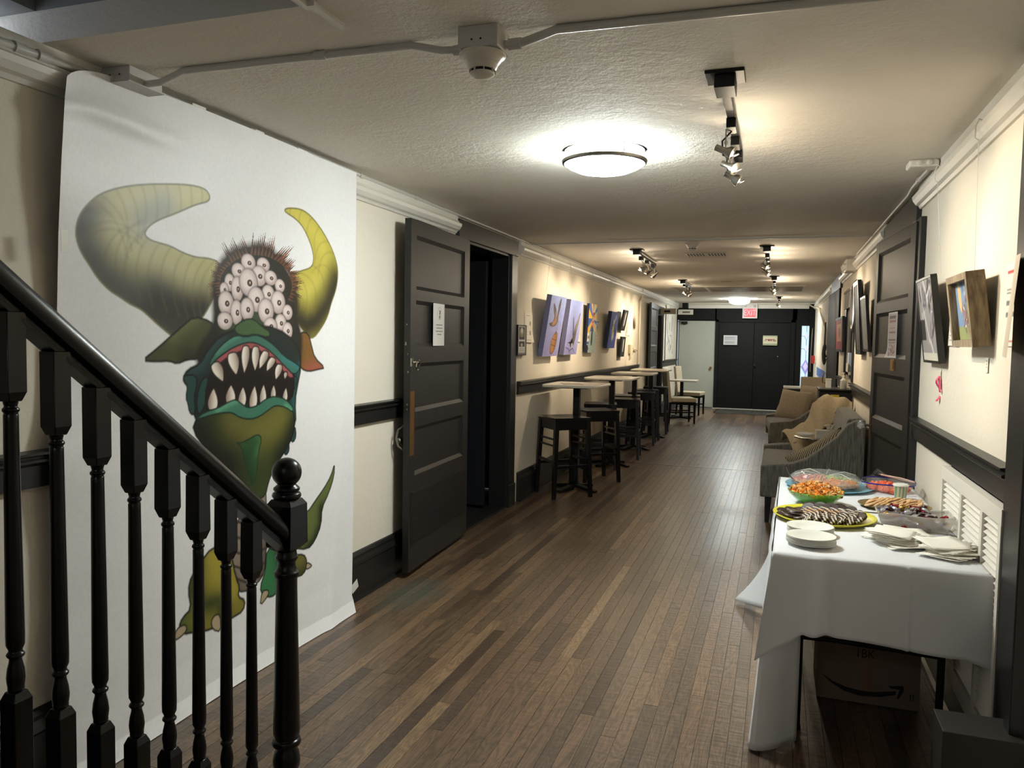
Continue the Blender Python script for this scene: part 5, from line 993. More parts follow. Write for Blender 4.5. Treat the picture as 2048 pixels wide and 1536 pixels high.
t = thing('hanging_bag', 'dark shoulder bag hanging from a hook on the far right wall', 'bag', (XR - .05, 13.2, 1.35)); M().ball((0, 0, 0), .04, .14, .17, 14, 10).build('bag_pouch', coatm, t); M().tube([(0, -.1, .1), (0, -.04, .5), (0, .04, .5), (0, .1, .1)], .008, 6).build('shoulder_strap', coatm, t)

# ---------------------------------------------------------------- bar tables and stools
def bar_table(loc, label):
    t = thing('bar_table', label, 'table', loc, group='white-topped bar tables along the left wall')
    def rr_(a, b_, r): return [(sx * (a - r) + r * math.cos(t0 + k * PI / 8), sy * (b_ - r) + r * math.sin(t0 + k * PI / 8)) for (sx, sy, t0) in ((1, 1, 0), (-1, 1, PI / 2), (-1, -1, PI), (1, -1, 1.5 * PI)) for k in range(5)]
    M().prism(rr_(.285, .33, .06), 'z', 1.042, 1.068, True).build('table_top', lamin, t, bev=.006)
    M().box(-.032, -.032, .03, .032, .032, 1.02).box(-.14, -.14, 1.025, .14, .14, 1.042).build('column', blackmetal, t, bev=.004)
    for k in range(4):
        T_ = Matrix.Rotation(PI / 4 + k * PI / 2 + .35, 4, 'Z'); M().hexa([tuple(T_ @ Vector(p)) for p in ((.03, -.035, .0 + .025), (.26, -.03, .0), (.26, .03, .0), (.03, .035, .025))], [tuple(T_ @ Vector(p)) for p in ((.03, -.035, .06), (.27, -.026, .022), (.27, .026, .022), (.03, .035, .06))]).build('foot', blackmetal, t, bev=.004)
    return t
tb = bar_table((-1.90, 7.60, 0), 'white-topped black bar table nearest the open left doorway')
for y, l in ((9.30, 'white-topped black bar table, second along the left wall'), (10.85, 'white-topped black bar table, third along the left wall'), (12.35, 'white-topped black bar table, last along the left wall')): dup(tb, (-1.89, y, 0), 0, l)
M_ = M
menu = tag(M().box(-.1, -.14, 0, .1, .14, .003).build('menu_card', mat('grey_card', (176, 164, 146), .6), loc=(-1.94, 7.55, 1.0682), rot=(0, 0, .4)), 'flat grey card lying on the nearest bar table', 'card')
def stool(loc, rz, label):
    t = thing('bar_stool', label, 'stool', loc, rz, group='black wooden bar stools')
    s_ = .19; H = .765
    M().grid(10, 10, lambda u, v: ((u - .5) * 2 * s_, (v - .5) * 2 * s_, H - .012 * math.cos((u - .5) * PI) * math.cos((v - .5) * PI))).box(-s_, -s_, H - .03, s_, s_, H - .016).grid(10, 1, lambda u, v: ((u - .5) * 2 * s_, -s_, H - .02 + v * .02), False).build('seat', stoolm, t)
    q = M(); a = .165
    for (x0, y0_, x1, y1_) in ((-a, -a, a, -a), (-a, a, a, a), (-a, -a, -a, a), (a, -a, a, a)): q.box(min(x0, x1) - .012, min(y0_, y1_) - .012, H - .115, max(x0, x1) + .012, max(y0_, y1_) + .012, H - .03)
    q.build('seat_frame', stoolm, t, bev=.002)
    for sx in (-1, 1):
        for sy in (-1, 1):
            q = M(); b_, w_, v_ = .195, .017, .022
            q.hexa([(sx * b_ + i, sy * b_ + j, 0) for i, j in ((-w_, -w_), (w_, -w_), (w_, w_), (-w_, w_))], [(sx * a + i, sy * a + j, H - .02) for i, j in ((-v_, -v_), (v_, -v_), (v_, v_), (-v_, v_))]); q.build('leg', stoolm, t, bev=.002)
    for z, c in ((.30, .182), (.50, .176), (.56, .172)):
        for (x0, y0_, x1, y1_) in ((-c, -c, c, -c), (-c, c, c, c), (-c, -c, -c, c), (c, -c, c, c)):
            if z > .4 and x0 != x1: continue
            h = .014 if z < .4 else .009; zz = z + (.05 if x0 == x1 and z < .4 else 0)
            M().box(min(x0, x1) - .009, min(y0_, y1_) - .009, zz - h, max(x0, x1) + .009, max(y0_, y1_) + .009, zz + h).build('stretcher', stoolm, t, bev=.002)
    return t
stz = stool((-1.945, 7.30, 0), R(42), 'black square bar stool in front of the nearest bar table')
for (x, y, r, l) in ((-1.84, 8.22, 36, 'black bar stool behind the nearest bar table'), (-1.98, 9.50 - .42, 12, 'black bar stool in front of the second bar table'), (-1.86, 10.0, 6, 'black bar stool behind the second bar table'),
                     (-1.96, 10.62, 10, 'black bar stool just before the third bar table'), (-1.88, 11.45, 5, 'black bar stool behind the third bar table'), (-1.92, 12.05, 12, 'black bar stool before the last bar table'), (-1.9, 12.95, 4, 'black bar stool behind the last bar table')):
    dup(stz, (x, y, 0), R(r), l)

# ---------------------------------------------------------------- beige dining chairs and small tables
def chair(loc, rz, label, tall=1.0):
    t = thing('dining_chair', label, 'chair', loc, rz, group='beige leatherette dining chairs')   # faces +x
    M().box(-.20, -.23, .40, .26, .23, .48).build('seat', beige, t, bev=.02, seg=3)
    M().hexa([(-.25, -.22, .38), (-.19, -.22, .38), (-.19, .22, .38), (-.25, .22, .38)], [(-.31, -.22, tall), (-.26, -.22, tall), (-.26, .22, tall), (-.31, .22, tall)]).build('backrest', beige, t, bev=.015, seg=3)
    for sx, sy in ((-1, -1), (-1, 1), (1, -1), (1, 1)):
        x = .235 if sx > 0 else -.215; M().hexa([(x - .014 + (sx < 0) * -.02, sy * .2 - .014, 0), (x + .014 - (sx < 0) * .02, sy * .2 - .014, 0), (x + .014 - (sx < 0) * .02, sy * .2 + .014, 0), (x - .014 - (sx < 0) * .02, sy * .2 + .014, 0)], [(x - .02, sy * .2 - .02, .4), (x + .02, sy * .2 - .02, .4), (x + .02, sy * .2 + .02, .4), (x - .02, sy * .2 + .02, .4)]).build('leg', stoolm, t)
    q = M(); [q.box(-.22, s_ * .2 - .008, .20, .24, s_ * .2 + .008, .225) for s_ in (-1, 1)]; q.box(0, -.2, .205, .016, .2, .22); q.box(-.20, -.21, .36, .25, .21, .40); q.build('seat_frame', stoolm, t)
    return t
ch = chair((-1.72, 14.75, 0), R(20), 'beige high-backed dining chair in front of the small white table by the end wall')
dup(ch, (-1.72, 16.6, 0), R(-8), 'beige high-backed dining chair behind the small white table by the end wall')
dup(ch, (.56, 13.2, 0), R(90), 'beige high-backed dining chair by the leaded sidelight, back to the camera')
def cafe(loc, label, r=.33):
    t = thing('cafe_table', label, 'table', loc); M().box(-.3, -.3, .73, .3, .3, .755).build('table_top', lamin, t, bev=.006); M().box(-.03, -.03, .03, .03, .03, .73).build('column', blackmetal, t)
    for k in range(4): T_ = Matrix.Rotation(PI / 4 + k * PI / 2, 4, 'Z'); M().box(.03, -.03, .0, .28, .03, .03, T=T_).build('foot', blackmetal, t)
    return t
cafe((-1.80, 15.75, 0), 'small white square table between the two beige chairs'); cafe((.40, 14.6, .0), 'small white square table behind the beige chair on the right')

# ---------------------------------------------------------------- upholstered seats on the right
prof = [(-.11, .484), (.14, .515), (.25, .562), (.36, .65), (.478, .757), (.545, .854), (.60, .885), (.68, .905)]
def sofa(loc, rz, W, label, name='loveseat', cat='sofa', D=.80):
    t = thing(name, label, cat, loc, rz)     # local: x 0 = front edge line, faces -x, y 0..W
    def arm(y0_, y1_):
        pl = [(x + .11, z) for x, z in prof]; q = M(); q.prism(pl + [(.79, .22), (0, .22)], 'y', y0_, y1_); return q.build('arm', greyfab, t, bev=.014, seg=3)
    arm(0, .13); arm(W - .13, W)
    M().box(.03, .13, .22, .62, W - .13, .34).build('seat_base', greyfab, t, bev=.01)
    M().box(.0, .13, .32, .60, W - .13, .455).build('seat_cushion', greyfab, t, bev=.03, seg=3)
    q = M(); q.hexa([(.54, .12, .24), (.79, .12, .22), (.79, W - .12, .22), (.54, W - .12, .24)], [(.665, .12, .895), (.79, .12, .905), (.79, W - .12, .905), (.665, W - .12, .895)]); q.build('backrest', greyfab, t, bev=.02, seg=3)
    for x in (.04, .72):
        for y in (.03, W - .09): M().hexa([(x + .006, y + .006, 0), (x + .04, y + .006, 0), (x + .04, y + .04, 0), (x + .006, y + .04, 0)], [(x, y, .22), (x + .055, y, .22), (x + .055, y + .06, .22), (x, y + .06, .22)]).build('leg', stoolm, t)
    return t
sofa((-.11, 6.80, 0), 0, 1.52, 'grey striated loveseat with swooping arms beside the open right door')
sofa((-.075, 10.55, 0), R(3), 1.35, 'grey striated loveseat with tan cushions, the farther one', D=.8)
def cushion(name, label, loc, rot, w_, h_, d_, m_, cat='cushion'):
    q = M(); N = 14
    def f(s_):
        def g(u, v):
            a, b_ = 2 * u - 1, 2 * v - 1; e = (1 - abs(a) ** 3.2) * (1 - abs(b_) ** 3.2); k = 1 - .07 * (1 - abs(a * b_)) * (max(abs(a), abs(b_)) ** 4)
            return (s_ * d_ / 2 * max(e, 0) ** .55, a * w_ / 2 * k, b_ * h_ / 2 * k)
        return g
    q.grid(N, N, f(1)); q.grid(N, N, f(-1)); return tag(q.build(name, m_, loc=loc, rot=rot), label, cat)
cushion('throw_pillow', 'herringbone patterned throw pillow leaning behind the near arm of the loveseat', (.36, 7.02, .575), (R(-33), 0, R(90)), .52, .24, .12, zigm)
cushion('throw_pillow', 'tan square throw pillow lying forward on the farther loveseat', (.215, 10.95, .70), (R(4), R(28), R(66)), .44, .42, .15, tanfab)
cushion('throw_pillow', 'tan throw pillow standing behind the first on the farther loveseat', (.45, 11.25, .74), (0, R(10), R(52)), .40, .42, .16, tanfab)
# blanket draped over the far arm and back of the near loveseat
bpt = [(.06, .60), (.12, .625), (.19, .655), (.27, .70), (.315, .79), (.34, .89), (.39, .955), (.47, .985), (.56, .975), (.64, .955), (.70, .935)]
def bl(u, v):
    s_ = u * (len(bpt) - 1); i = min(int(s_), len(bpt) - 2); f = s_ - i; x = bpt[i][0] * (1 - f) + bpt[i + 1][0] * f; z = bpt[i][1] * (1 - f) + bpt[i + 1][1] * f
    y = 8.33 - .24 * v * (1 - .35 * u); dz = -.28 * (v ** 1.5) * (1 - .35 * abs(u - .5)) + .012 * math.sin(u * 30 + v * 4) ; dx = .14 * v * (1 - u)
    return (x + dx, y, z + dz + .012)
tag(M().grid(60, 24, bl).grid(60, 3, lambda u, v: (bl(u, 0)[0], 8.33 + .10 * v, bl(u, 0)[2] - .10 * v * v)).build('blanket', blanketm, solid=.012), 'beige knitted blanket draped over the far arm of the near loveseat', 'blanket')
def ct(u, v): return (.20 + .34 * u, 8.42 + .05 * math.sin(v * 9 + u * 3) + .10 * v, .93 - .40 * v - .28 * (1 - u) + .02 * math.sin(u * 14))
tag(M().grid(20, 16, ct).build('black_coat', coatm, solid=.03), 'black coat lying behind the beige blanket between the loveseats', 'coat')
# glass side tray table with tissue box
t = thing('glass_side_table', 'round glass-topped side table with a pale pedestal standing over the loveseat seat', 'table', (.385, 8.02, .457))
M().lathe([(1e-7, .146), (.205, .146), (.212, .150), (.212, .154), (.205, .158), (1e-7, .158)], 40).build('glass_top', mat('grey_green_glass', (170, 178, 168), .06, alpha=.55, spec=.8), t); M().lathe([(.212, .145), (.218, .147), (.218, .157), (.212, .159)], 40).build('metal_rim', chrome, t)
M().lathe([(.09, 0), (.09, .008), (.012, .014), (.012, .146)], 20).build('pedestal', cream, t)
t = thing('tissue_box', 'white patterned tissue box with a tissue pulled up on the glass side table', 'tissue box', (.46, 7.94, .616), .06)
def tb_(p):
    p.put((slice(None), slice(None)), np.ones(p.U.shape), (190, 184, 168))
    for i in range(60): p.ell(random.uniform(0, .2), random.uniform(0, .09), .006, .006, random.choice([(150, 144, 130), (214, 210, 198), (170, 160, 140)]))
M().box(-.10, -.055, 0, .10, .055, .075).build('box_body', mat('speckled_carton', (184, 178, 162), .6, var=.25, vscale=70), t, bev=.002)
M().grid(12, 10, lambda u, v: (.015 + (u - .5) * (.03 + .10 * v) + .02 * v, .01 * math.sin(u * 12) * (1 - v) - .02 * v, .07 + .055 * math.sin(v * 2.2) + .01 * math.sin(u * PI) * v)).build('tissue', cream, t, solid=.001)
t = thing('glass_dish', 'clear glass dish with wrapped sweets on the side table', 'dish', (.27, 8.06, .616)); M().lathe([(.04, 0), (.07, .01), (.085, .025), (.082, .026), (.066, .013), (1e-7, .006)], 24).build('dish_bowl', mat('clear_glass_dish', (220, 224, 224), .05, alpha=.4, spec=.9), t)
# fridge with bottle on top
t = thing('mini_fridge', 'black mini fridge with a yellow label behind the near loveseat', 'fridge', (.57, 8.78, 0))
M().box(-.16, -.22, .02, .145, .24, 1.03).build('fridge_body', blackmetal, t, bev=.006); M().box(-.165, -.24, .035, .15, -.22, 1.02).build('fridge_door', blackmetal, t, bev=.006); M().box(-.17, -.245, 1.03, .15, .25, 1.05).build('fridge_lid', stoolm, t, bev=.006)
M().box(-.055, -.2425, .955, .025, -.2405, .995).build('yellow_label', mat('yellow_label', (206, 184, 40), .5), t); M().box(.15, -.24, .05, .158, -.23, .99).build('side_strip', steel, t)
t = thing('sanitizer_bottle', 'clear pump bottle standing on the black mini fridge', 'bottle', (.64, 8.68, 1.05)); M().lathe([(.03, 0), (.032, .01), (.032, .09), (.014, .11), (.012, .12)], 16).build('bottle_body', mat('cloudy_gel_plastic', (196, 196, 182), .2, alpha=.75), t); M().lathe([(.013, .12), (.013, .14), (.005, .142), (.005, .165)], 12).box(-.03, -.006, .16, .008, .006, .168).build('pump', cream, t)
t = thing('white_carton', 'small white carton standing on the black mini fridge', 'box', (.53, 8.82, 1.05)); M().box(-.05, -.05, 0, .0, .05, .09).build('carton_body', paper, t, bev=.003); M().box(-.055, -.055, .088, .005, .055, .094).build('carton_lid', cream, t)
# rug by the end doors
p = Paint(0, 0, 1.75, 1.15, 120, 80, (26, 26, 28))
for i in range(9):
    for j in range(5): cx, cy = .12 + i * .19, .12 + j * .23; p.stroke([(cx - .09, cy), (cx, cy + .09), (cx + .09, cy), (cx, cy - .09), (cx - .09, cy)], (120, 118, 108), .013)
o = p.sheet('door_mat', attr_mat('mat_pile', .9, .1), lambda U, V: (U - .87, V, .006 + 0 * U), location=(-.42, 17.15, 0)); tag(o, 'black door mat with a pale lattice pattern before the double doors', 'mat')
# ---------------------------------------------------------------- buffet table
ZT = .745
SM = [(.217, .107), (.265, .080), (.318, .063), (.375, .056), (.432, .059), (.507, .075), (.507, .059), (.449, .041), (.376, .033), (.312, .044), (.259, .072)]
ARW = [(.478, .092), (.533, .101), (.536, .080), (.516, .042), (.511, .047), (.520, .083), (.487, .084)]
t = thing('folding_table', 'long folding table with black metal legs under a white cloth by the right wall', 'table', (.36, 3.79, 0), group=None)
M().box(-.33, -.83, .715, .33, .83, .742).build('table_top', lamin, t, bev=.006)
for sx in (-1, 1):
    for sy in (-1, 1):
        q = M(); q.rod((sx * .245, sy * .61, 0), (sx * .245, sy * .63, .715), .0135, 12); q.rod((sx * .245, sy * .61, 0), (sx * .245, sy * .61, .015), .017, 12); q.build('leg', blackmetal, t)
for sy in (-1, 1):
    M().tube([(-.245, sy * .625, .372), (-.1, sy * .625, .374), (.245, sy * .625, .362)], .010, 8).build('leg_brace', blackmetal, t); M().rod((-.245, sy * .625, .62), (-.245 + .2, sy * .3, .715), .007, 8).build('leg_brace', blackmetal, t)
    M().rod((.245, sy * .625, .62), (.245 - .2, sy * .3, .715), .007, 8).build('leg_brace', blackmetal, t)
# tablecloth: top sheet, near end panel, long side panel with flared corners, short fold at the right
q = M(); x0, x1, ya, yb = .004, .70, 2.935, 4.66
def topf(u, v): 
    x = x0 + (x1 - x0) * u + .03 * v * (1 - u); y = ya + (yb - ya) * v
    e = min(u, 1 - u, v * 2.4, (1 - v) * 2.4)
    return (x, y - .012 * u * (1 - v), ZT + .004 - .004 * math.exp(-e * 60) + .0007 * math.sin(u * 9) * math.sin(v * 23) + .0012 * math.exp(-((u - .52) / .012) ** 2) + .0012 * math.exp(-((v - .33) / .006) ** 2))
q.grid(40, 60, topf)
def endp(u, t_):   # u 0..1 from the right corner to the left corner, t_ 0..1 down
    x = x1 - (x1 - x0) * u; dr = .278 + .012 * math.sin(u * 5) + .13 * max(0, (u - .84) / .16) ** 1.2 - .02 * max(0, 1 - u / .2) * 0
    if u < .12: dr += .03 * (1 - u / .12)
    fl = .014 + .018 * math.sin(u * 8.5 + .6) + .030 * math.exp(-((u - .80) / .05) ** 2) - .02 * math.exp(-((u - .73) / .03) ** 2)
    fl += .004 * math.exp(-((u - .36) / .008) ** 2) - .003 * math.exp(-((u - .345) / .008) ** 2)
    y = ya - .012 * (1 - u) - t_ * fl - .0025 * math.exp(-((u - .36) / .01) ** 2) - .006 * min(1, t_ * 8)
    if u > .9: x -= .05 * ((u - .9) / .1) * t_
    return (x, y, ZT + .003 - dr * t_)
q.grid(140, 22, endp)
def sidep(u, t_):   # u 0..1: wraps from under the near end round the corner and along the left side
    s_ = u * 1.95
    if s_ < .112: x, y, nx_, ny_ = .112 - s_, 2.955, 0, -1
    else: x, y, nx_, ny_ = .0 + .03 * (s_ - .112) / 1.73, 2.955 + (s_ - .112), -1, 0
    if .05 < s_ < .19: k = (s_ - .05) / .14; nx_, ny_ = -math.sin(k * PI / 2), -math.cos(k * PI / 2)
    if y > yb: y = yb
    w_ = .010 * math.sin(s_ * 13) + .008 * math.sin(s_ * 29 + 1); o_ = .012 + w_
    o_ += .055 * math.exp(-((s_ - .13) / .07) ** 2) * t_ ** 1.5
    fl = math.exp(-((s_ - 1.84) / .13) ** 2); o_ += .23 * fl * t_ ** 3.2
    if s_ < .12: o_ = -.01 - .10 * t_ * (1 - s_ / .12) * .9 + o_ * (s_ / .12)
    dr = .735 - .0 * fl - .05 * max(0, 1 - abs(s_ - .30) / .07) - .03 * math.sin(s_ * 9) ** 2 * (1 - fl) * (s_ > .35)
    return (x + nx_ * o_ * min(1, t_ * 3 + .1), y + ny_ * o_ * min(1, t_ * 3 + .1), ZT + .002 - dr * t_)
q.grid(150, 26, sidep)
def foldr(u, t_): return (x1 + .018 * math.sin(u * PI) * (.3 + t_) + .004 * u, ya - .012 + .16 * u - .02 * t_ * (1 - u), ZT + .002 - (.30 - .10 * abs(u - .25)) * t_)
q.grid(14, 16, foldr)
tag(q.build('tablecloth', linen, solid=.0015), 'white tablecloth draped over the folding table with corners reaching the floor', 'tablecloth')
# cardboard box beneath
t = thing('cardboard_box', 'closed cardboard box with a black smile arrow under the white-clothed table', 'box', (.395, 3.50, 0))
card = mat('brown_cardboard', (136, 116, 98), .8, bump=.04, bscale=30)
M().box(-.193, 0, .002, .20, .30, .285).build('box_body', card, t, bev=.002); M().box(-.193, -.004, .282, .20, .12, .287).build('box_flap', card, t)
ik = mat('black_carton_ink', (22, 20, 20), .6)
text('1BK', .052, ik, t, (-.01, -.0008, .214), (PI / 2, 0, 0), 'lettering', .0004, .85)
q = M(); q.prism([(SM[i][0] - .395, SM[i][1]) for i in range(len(SM))], 'y', -.0010, .0005); q.prism([(a - .395, b_) for a, b_ in ARW], 'y', -.0010, .0005); q.build('smile_arrow', ik, t)
q = M()
for dx in (0, .010): q.box(.165 + dx, -.001, .048, .168 + dx, .0005, .066); q.prism([(.1625 + dx, .064), (.1705 + dx, .064), (.1665 + dx, .071)], 'y', -.001, .0005)
q.box(.162, -.001, .043, .181, .0005, .045); q.build('upright_mark', ik, t)
M().box(-.012, -.0008, .03, .03, .0, .285).build('packing_tape', mat('glossy_packing_tape', (176, 142, 108), .12, alpha=.7), t)
# black wooden box in the near right corner
t = thing('black_case', 'matte black wooden case standing in the near right corner beneath the louvres', 'case', (.60, 2.60, 0))
cs = mat('black_case_paint', (40, 36, 31), .5, bump=.05, bscale=20, var=.2, vscale=8)
M().box(-.10, -.045, .012, .118, .11, .36).build('case_body', cs, t, bev=.003); 
q = M(); [q.box(a, b_, 0, a + .025, b_ + .02, .014) for a in (-.095, .09) for b_ in (-.04, .085)]; q.build('rubber_foot', blackmetal, t)
q = M(); q.lathe([(.048, 0), (.05, .004), (.044, .008), (.035, .002), (.012, -.004), (0, -.002)], 24, T=Matrix.Translation((-.0, -.0455, .18)) @ Matrix.Rotation(PI / 2, 4, 'X')); q.build('speaker_cone', steel, t)

# plates
def plate(z):
    q = M(); q.lathe([(1e-7, .0015), (.052, .002), (.060, .007), (.084, .013), (.088, .0135), (.0885, .012), (.082, .0105), (.058, .004), (.05, 0), (1e-7, 0)], 40); return q
pw = mat('white_paper_plate', (226, 224, 214), .6)
zt = ZT + .006
pl0 = None; ORD = ['first', 'second', 'third', 'fourth', 'fifth', 'sixth', 'seventh', 'eighth', 'ninth']
for (cx, cy, n, nm) in ((.138, 3.095, 9, 'nearer'), (.142, 3.275, 8, 'farther')):
    for i in range(n):
        top = i == n - 1
        lb = ('uppermost white paper plate of the %s stack on the buffet table' % nm) if top else ('white paper plate, %s from the top of the %s stack on the buffet table' % (ORD[n - 1 - i], nm))
        loc = (cx + random.uniform(-.0015, .0015), cy + random.uniform(-.0015, .0015), zt + i * .0031)
        if pl0 is None: pl0 = tag(plate(0).build('paper_plate', pw, loc=loc), lb, 'plate', 'stacked white paper plates')
        else: o = pl0.copy(); C.objects.link(o); o.location = loc; o['label'] = lb; o['group'] = 'stacked white paper plates, %s stack' % nm
# napkins fanned out
npm = mat('ivory_paper_napkin', (242, 238, 226), .85)
def napkin(s_):
    q = M(); h = .072
    q.grid(6, 6, lambda u, v: ((u - .5) * 2 * h, (v - .5) * 2 * h, .004 * math.sin(u * 2.6 + s_) + .005 * (v - .5) ** 2 * 4 + .004 * u)); return q.build('paper_napkin', npm, solid=.0014)
nps = [napkin(s_) for s_ in (0, 1.1, 2.3)]; used = set(); k = 0
for (cx, cy, n, a0, da, rad, nm, sp) in ((.455, 3.19, 17, 10, 9.5, .055, 'left', (.004, .002)), (.575, 3.13, 15, -30, 10.0, .048, 'right', (.004, -.001)), (.47, 3.31, 12, 60, 12.0, .022, 'rear', (.010, .0))):
    for i in range(n):
        a = R(a0 + da * i); src = nps[k % 3]; first = src.name not in used
        o = src if first else src.copy()
        if not first: C.objects.link(o)
        used.add(src.name)
        o.location = (cx + rad * math.cos(a) + sp[0] * (i - n / 2), cy + rad * math.sin(a) + sp[1] * i, zt + .002 + i * .0021); o.rotation_euler = (random.uniform(-.04, .04), random.uniform(-.05, .05) - .03, a)
        tag(o, 'ivory paper napkin in the %s fan of the napkin pile on the buffet table' % nm, 'napkin', 'fanned paper napkins, %s fan' % nm); k += 1
# yellow platter with chocolate cookies
yel = mat('yellow_plastic', (216, 208, 66), .3)
t = thing('yellow_platter', 'round yellow plastic platter covered with chocolate biscuits', 'platter', (.208, 3.575, zt))
M().lathe([(1e-7, .002), (.155, .003), (.175, .012), (.202, .022), (.208, .023), (.209, .020), (.18, .006), (.158, 0), (1e-7, 0)], 56).build('platter_body', yel, t)
def striped(name, c1, c2, sc=75, th=.62):
    q = NT(name); tc = q.n('ShaderNodeTexCoord'); wv = q.n('ShaderNodeTexWave'); wv.inputs['Scale'].default_value = sc / 3; wv.inputs['Distortion'].default_value = 1.5; wv.inputs['Detail'].default_value = 1
    q.l(tc.outputs['Object'], wv.inputs['Vector']); cr = q.n('ShaderNodeValToRGB'); cr.color_ramp.interpolation = 'LINEAR'; cr.color_ramp.elements[0].color = (*lin(c1), 1); cr.color_ramp.elements[1].color = (*lin(c2), 1); cr.color_ramp.elements[0].position = th; cr.color_ramp.elements[1].position = th + .08
    q.l(wv.outputs['Color'], cr.inputs[0]); q.l(cr.outputs[0], q.b.inputs['Base Color']); q.b.inputs['Roughness'].default_value = .4; return q.m
choc = mat('dark_chocolate', (50, 34, 26), .38, bump=.1, bscale=60, var=.2); chs = striped('white_drizzled_chocolate', (46, 32, 26), (206, 194, 174)); cht = striped('caramel_drizzled_chocolate', (70, 46, 32), (206, 160, 110), 66)
def disc(name, m_, r=.030, th=.009): return M().lathe([(1e-7, 0), (r * .9, 0), (r, th * .3), (r, th * .7), (r * .9, th), (1e-7, th)], 20).build(name, m_)
def place(src, loc, rot, label, cat, grp, name=None):
    if src.get('label'): o = src.copy(); C.objects.link(o)
    else: o = src
    o.location = loc; o.rotation_euler = rot; tag(o, label, cat, grp); return o
dc, ds, dt = disc('chocolate_biscuit', choc, .033, .011), disc('chocolate_biscuit', chs), disc('chocolate_biscuit', cht)
cx, cy = .208, 3.575
for j, (dy, xa, xb, kind_) in enumerate(((-.125, -.07, .09, ds), (-.085, -.07, .125, ds), (-.04, -.04, .14, ds), (.005, -.06, .14, dt), (.05, -.07, .135, ds), (.095, -.06, .11, dc), (.13, -.05, .07, dc))):
    n = int((xb - xa) / .0265)
    for i in range(n):
        x = xa + (xb - xa) * i / (n - 1); kd = kind_
        if kind_ is dt and x > .06: kd = ds
        if x > .135: kd = dc
        nm = {dc.name: 'plain dark chocolate biscuit', ds.name: 'chocolate biscuit with white drizzle', dt.name: 'chocolate biscuit with caramel drizzle'}[kd.name]
        place(kd, (cx + x, cy + dy + random.uniform(-.004, .004), zt + .017 + .003 * math.cos(x * 9)), (random.uniform(-.12, .12), R(-33) + random.uniform(-.1, .1), random.uniform(-.25, .25) + .2 * j), '%s in the %s row on the yellow platter' % (nm, ORD[j]), 'biscuit', '%ss, %s row on the yellow platter' % (nm, ORD[j]))
for i in range(14):
    a = i * 2.4; rr_ = .018 * math.sqrt(i) * 1.0
    place(dc, (cx - .118 + rr_ * math.cos(a) * .85, cy + .0 + rr_ * math.sin(a) * 1.5, zt + .008 + .010 * (1 - rr_ / .07)), (random.uniform(-.2, .2), random.uniform(-.2, .2), a), 'plain dark chocolate biscuit in the heap at one end of the yellow platter', 'biscuit', 'heaped dark biscuits on the yellow platter')
# green glass bowl with snack mix
t = thing('green_bowl', 'green glass bowl heaped with orange snack mix', 'bowl', (.188, 3.90, zt))
M().lathe([(.055, 0), (.06, .004), (.09, .022), (.118, .048), (.126, .064), (.1235, .065), (.115, .05), (.086, .026), (.05, .008), (1e-7, .008)], 44).build('bowl_body', mat('green_glass', (96, 190, 70), .08, alpha=.55, trans=.15, spec=.8), t)
q = M(); bits = [mat('orange_cracker', (226, 138, 44), .6), mat('golden_pretzel', (214, 168, 82), .55), mat('brown_nut', (112, 60, 34), .5), mat('pale_cereal', (232, 206, 152), .7), mat('green_bit', (140, 170, 70), .5)]
q.lathe([(1e-7, .012), (.05, .012), (.10, .045), (.112, .058), (.08, .078), (.04, .088), (1e-7, .09)], 24)
for i in range(620):
    r_ = .118 * math.sqrt(random.random()); a = random.uniform(0, 2 * PI); z = .062 + .036 * math.cos(r_ / .118 * PI / 2) + random.uniform(-.004, .006); q.k = random.choice([0, 0, 0, 0, 1, 1, 2, 3, 3, 0])
    if r_ > .1 and random.random() < .3: z -= .012
    T_ = Matrix.Translation((r_ * math.cos(a), r_ * math.sin(a), z)) @ Euler((random.uniform(0, 3), random.uniform(0, 3), random.uniform(0, 3))).to_matrix().to_4x4(); s_ = random.uniform(.004, .0085); q.box(-s_, -s_ * .6, -.0022, s_, s_ * .6, .0022, T=T_)
q.k = 4
for i in range(60): r_ = random.uniform(.06, .105); a = random.uniform(0, 2 * PI); z = .012 + (r_ - .06) * .8; q.box(-.005, -.005, -.004, .005, .005, .004, T=Matrix.Translation((r_ * .93 * math.cos(a), r_ * .93 * math.sin(a), z)))
o = q.build('snack_mix', bits, loc=(.188, 3.90, zt)); tag(o, 'heap of orange and brown snack mix in the green bowl', 'snack mix', kind='stuff')
t = thing('serving_spoon', 'long-handled silver spoon standing in the snack mix', 'spoon', (.10, 3.97, zt + .07)); M().tube([(.03, -.03, -.01), (-.03, .05, .04), (-.045, .10, .065)], [.004, .003, .006], 8).build('spoon_handle', chrome, t); M().ball((.04, -.045, -.015), .018, .026, .006, 12, 8).build('spoon_bowl', chrome, t)
# blue plate and domed fruit tray
t = thing('blue_platter', 'large pale blue round platter at the far left of the buffet table', 'platter', (.272, 4.38, zt)); M().lathe([(1e-7, .002), (.16, .003), (.19, .010), (.214, .017), (.216, .015), (.19, .005), (.16, 0), (1e-7, 0)], 56).build('platter_body', mat('pale_blue_plastic', (120, 184, 206), .25, coat=.2), t)
t = thing('fruit_tray', 'clear domed plastic tray of cut fruit standing on the blue platter', 'tray', (.255, 4.40, zt + .012))
clear = mat('clear_plastic', (222, 228, 222), .08, alpha=.22, spec=1.0)
M().lathe([(.12, 0), (.165, .006), (.178, .022), (.180, .026)], 48).build('tray_base', mat('clear_tray', (214, 220, 222), .1, alpha=.35, spec=.9), t)
M().lathe([(.180, .026), (.174, .040), (.150, .058), (.10, .068), (.05, .060), (.02, .052), (1e-7, .052)], 48).build('domed_lid', clear, t)
q = M()
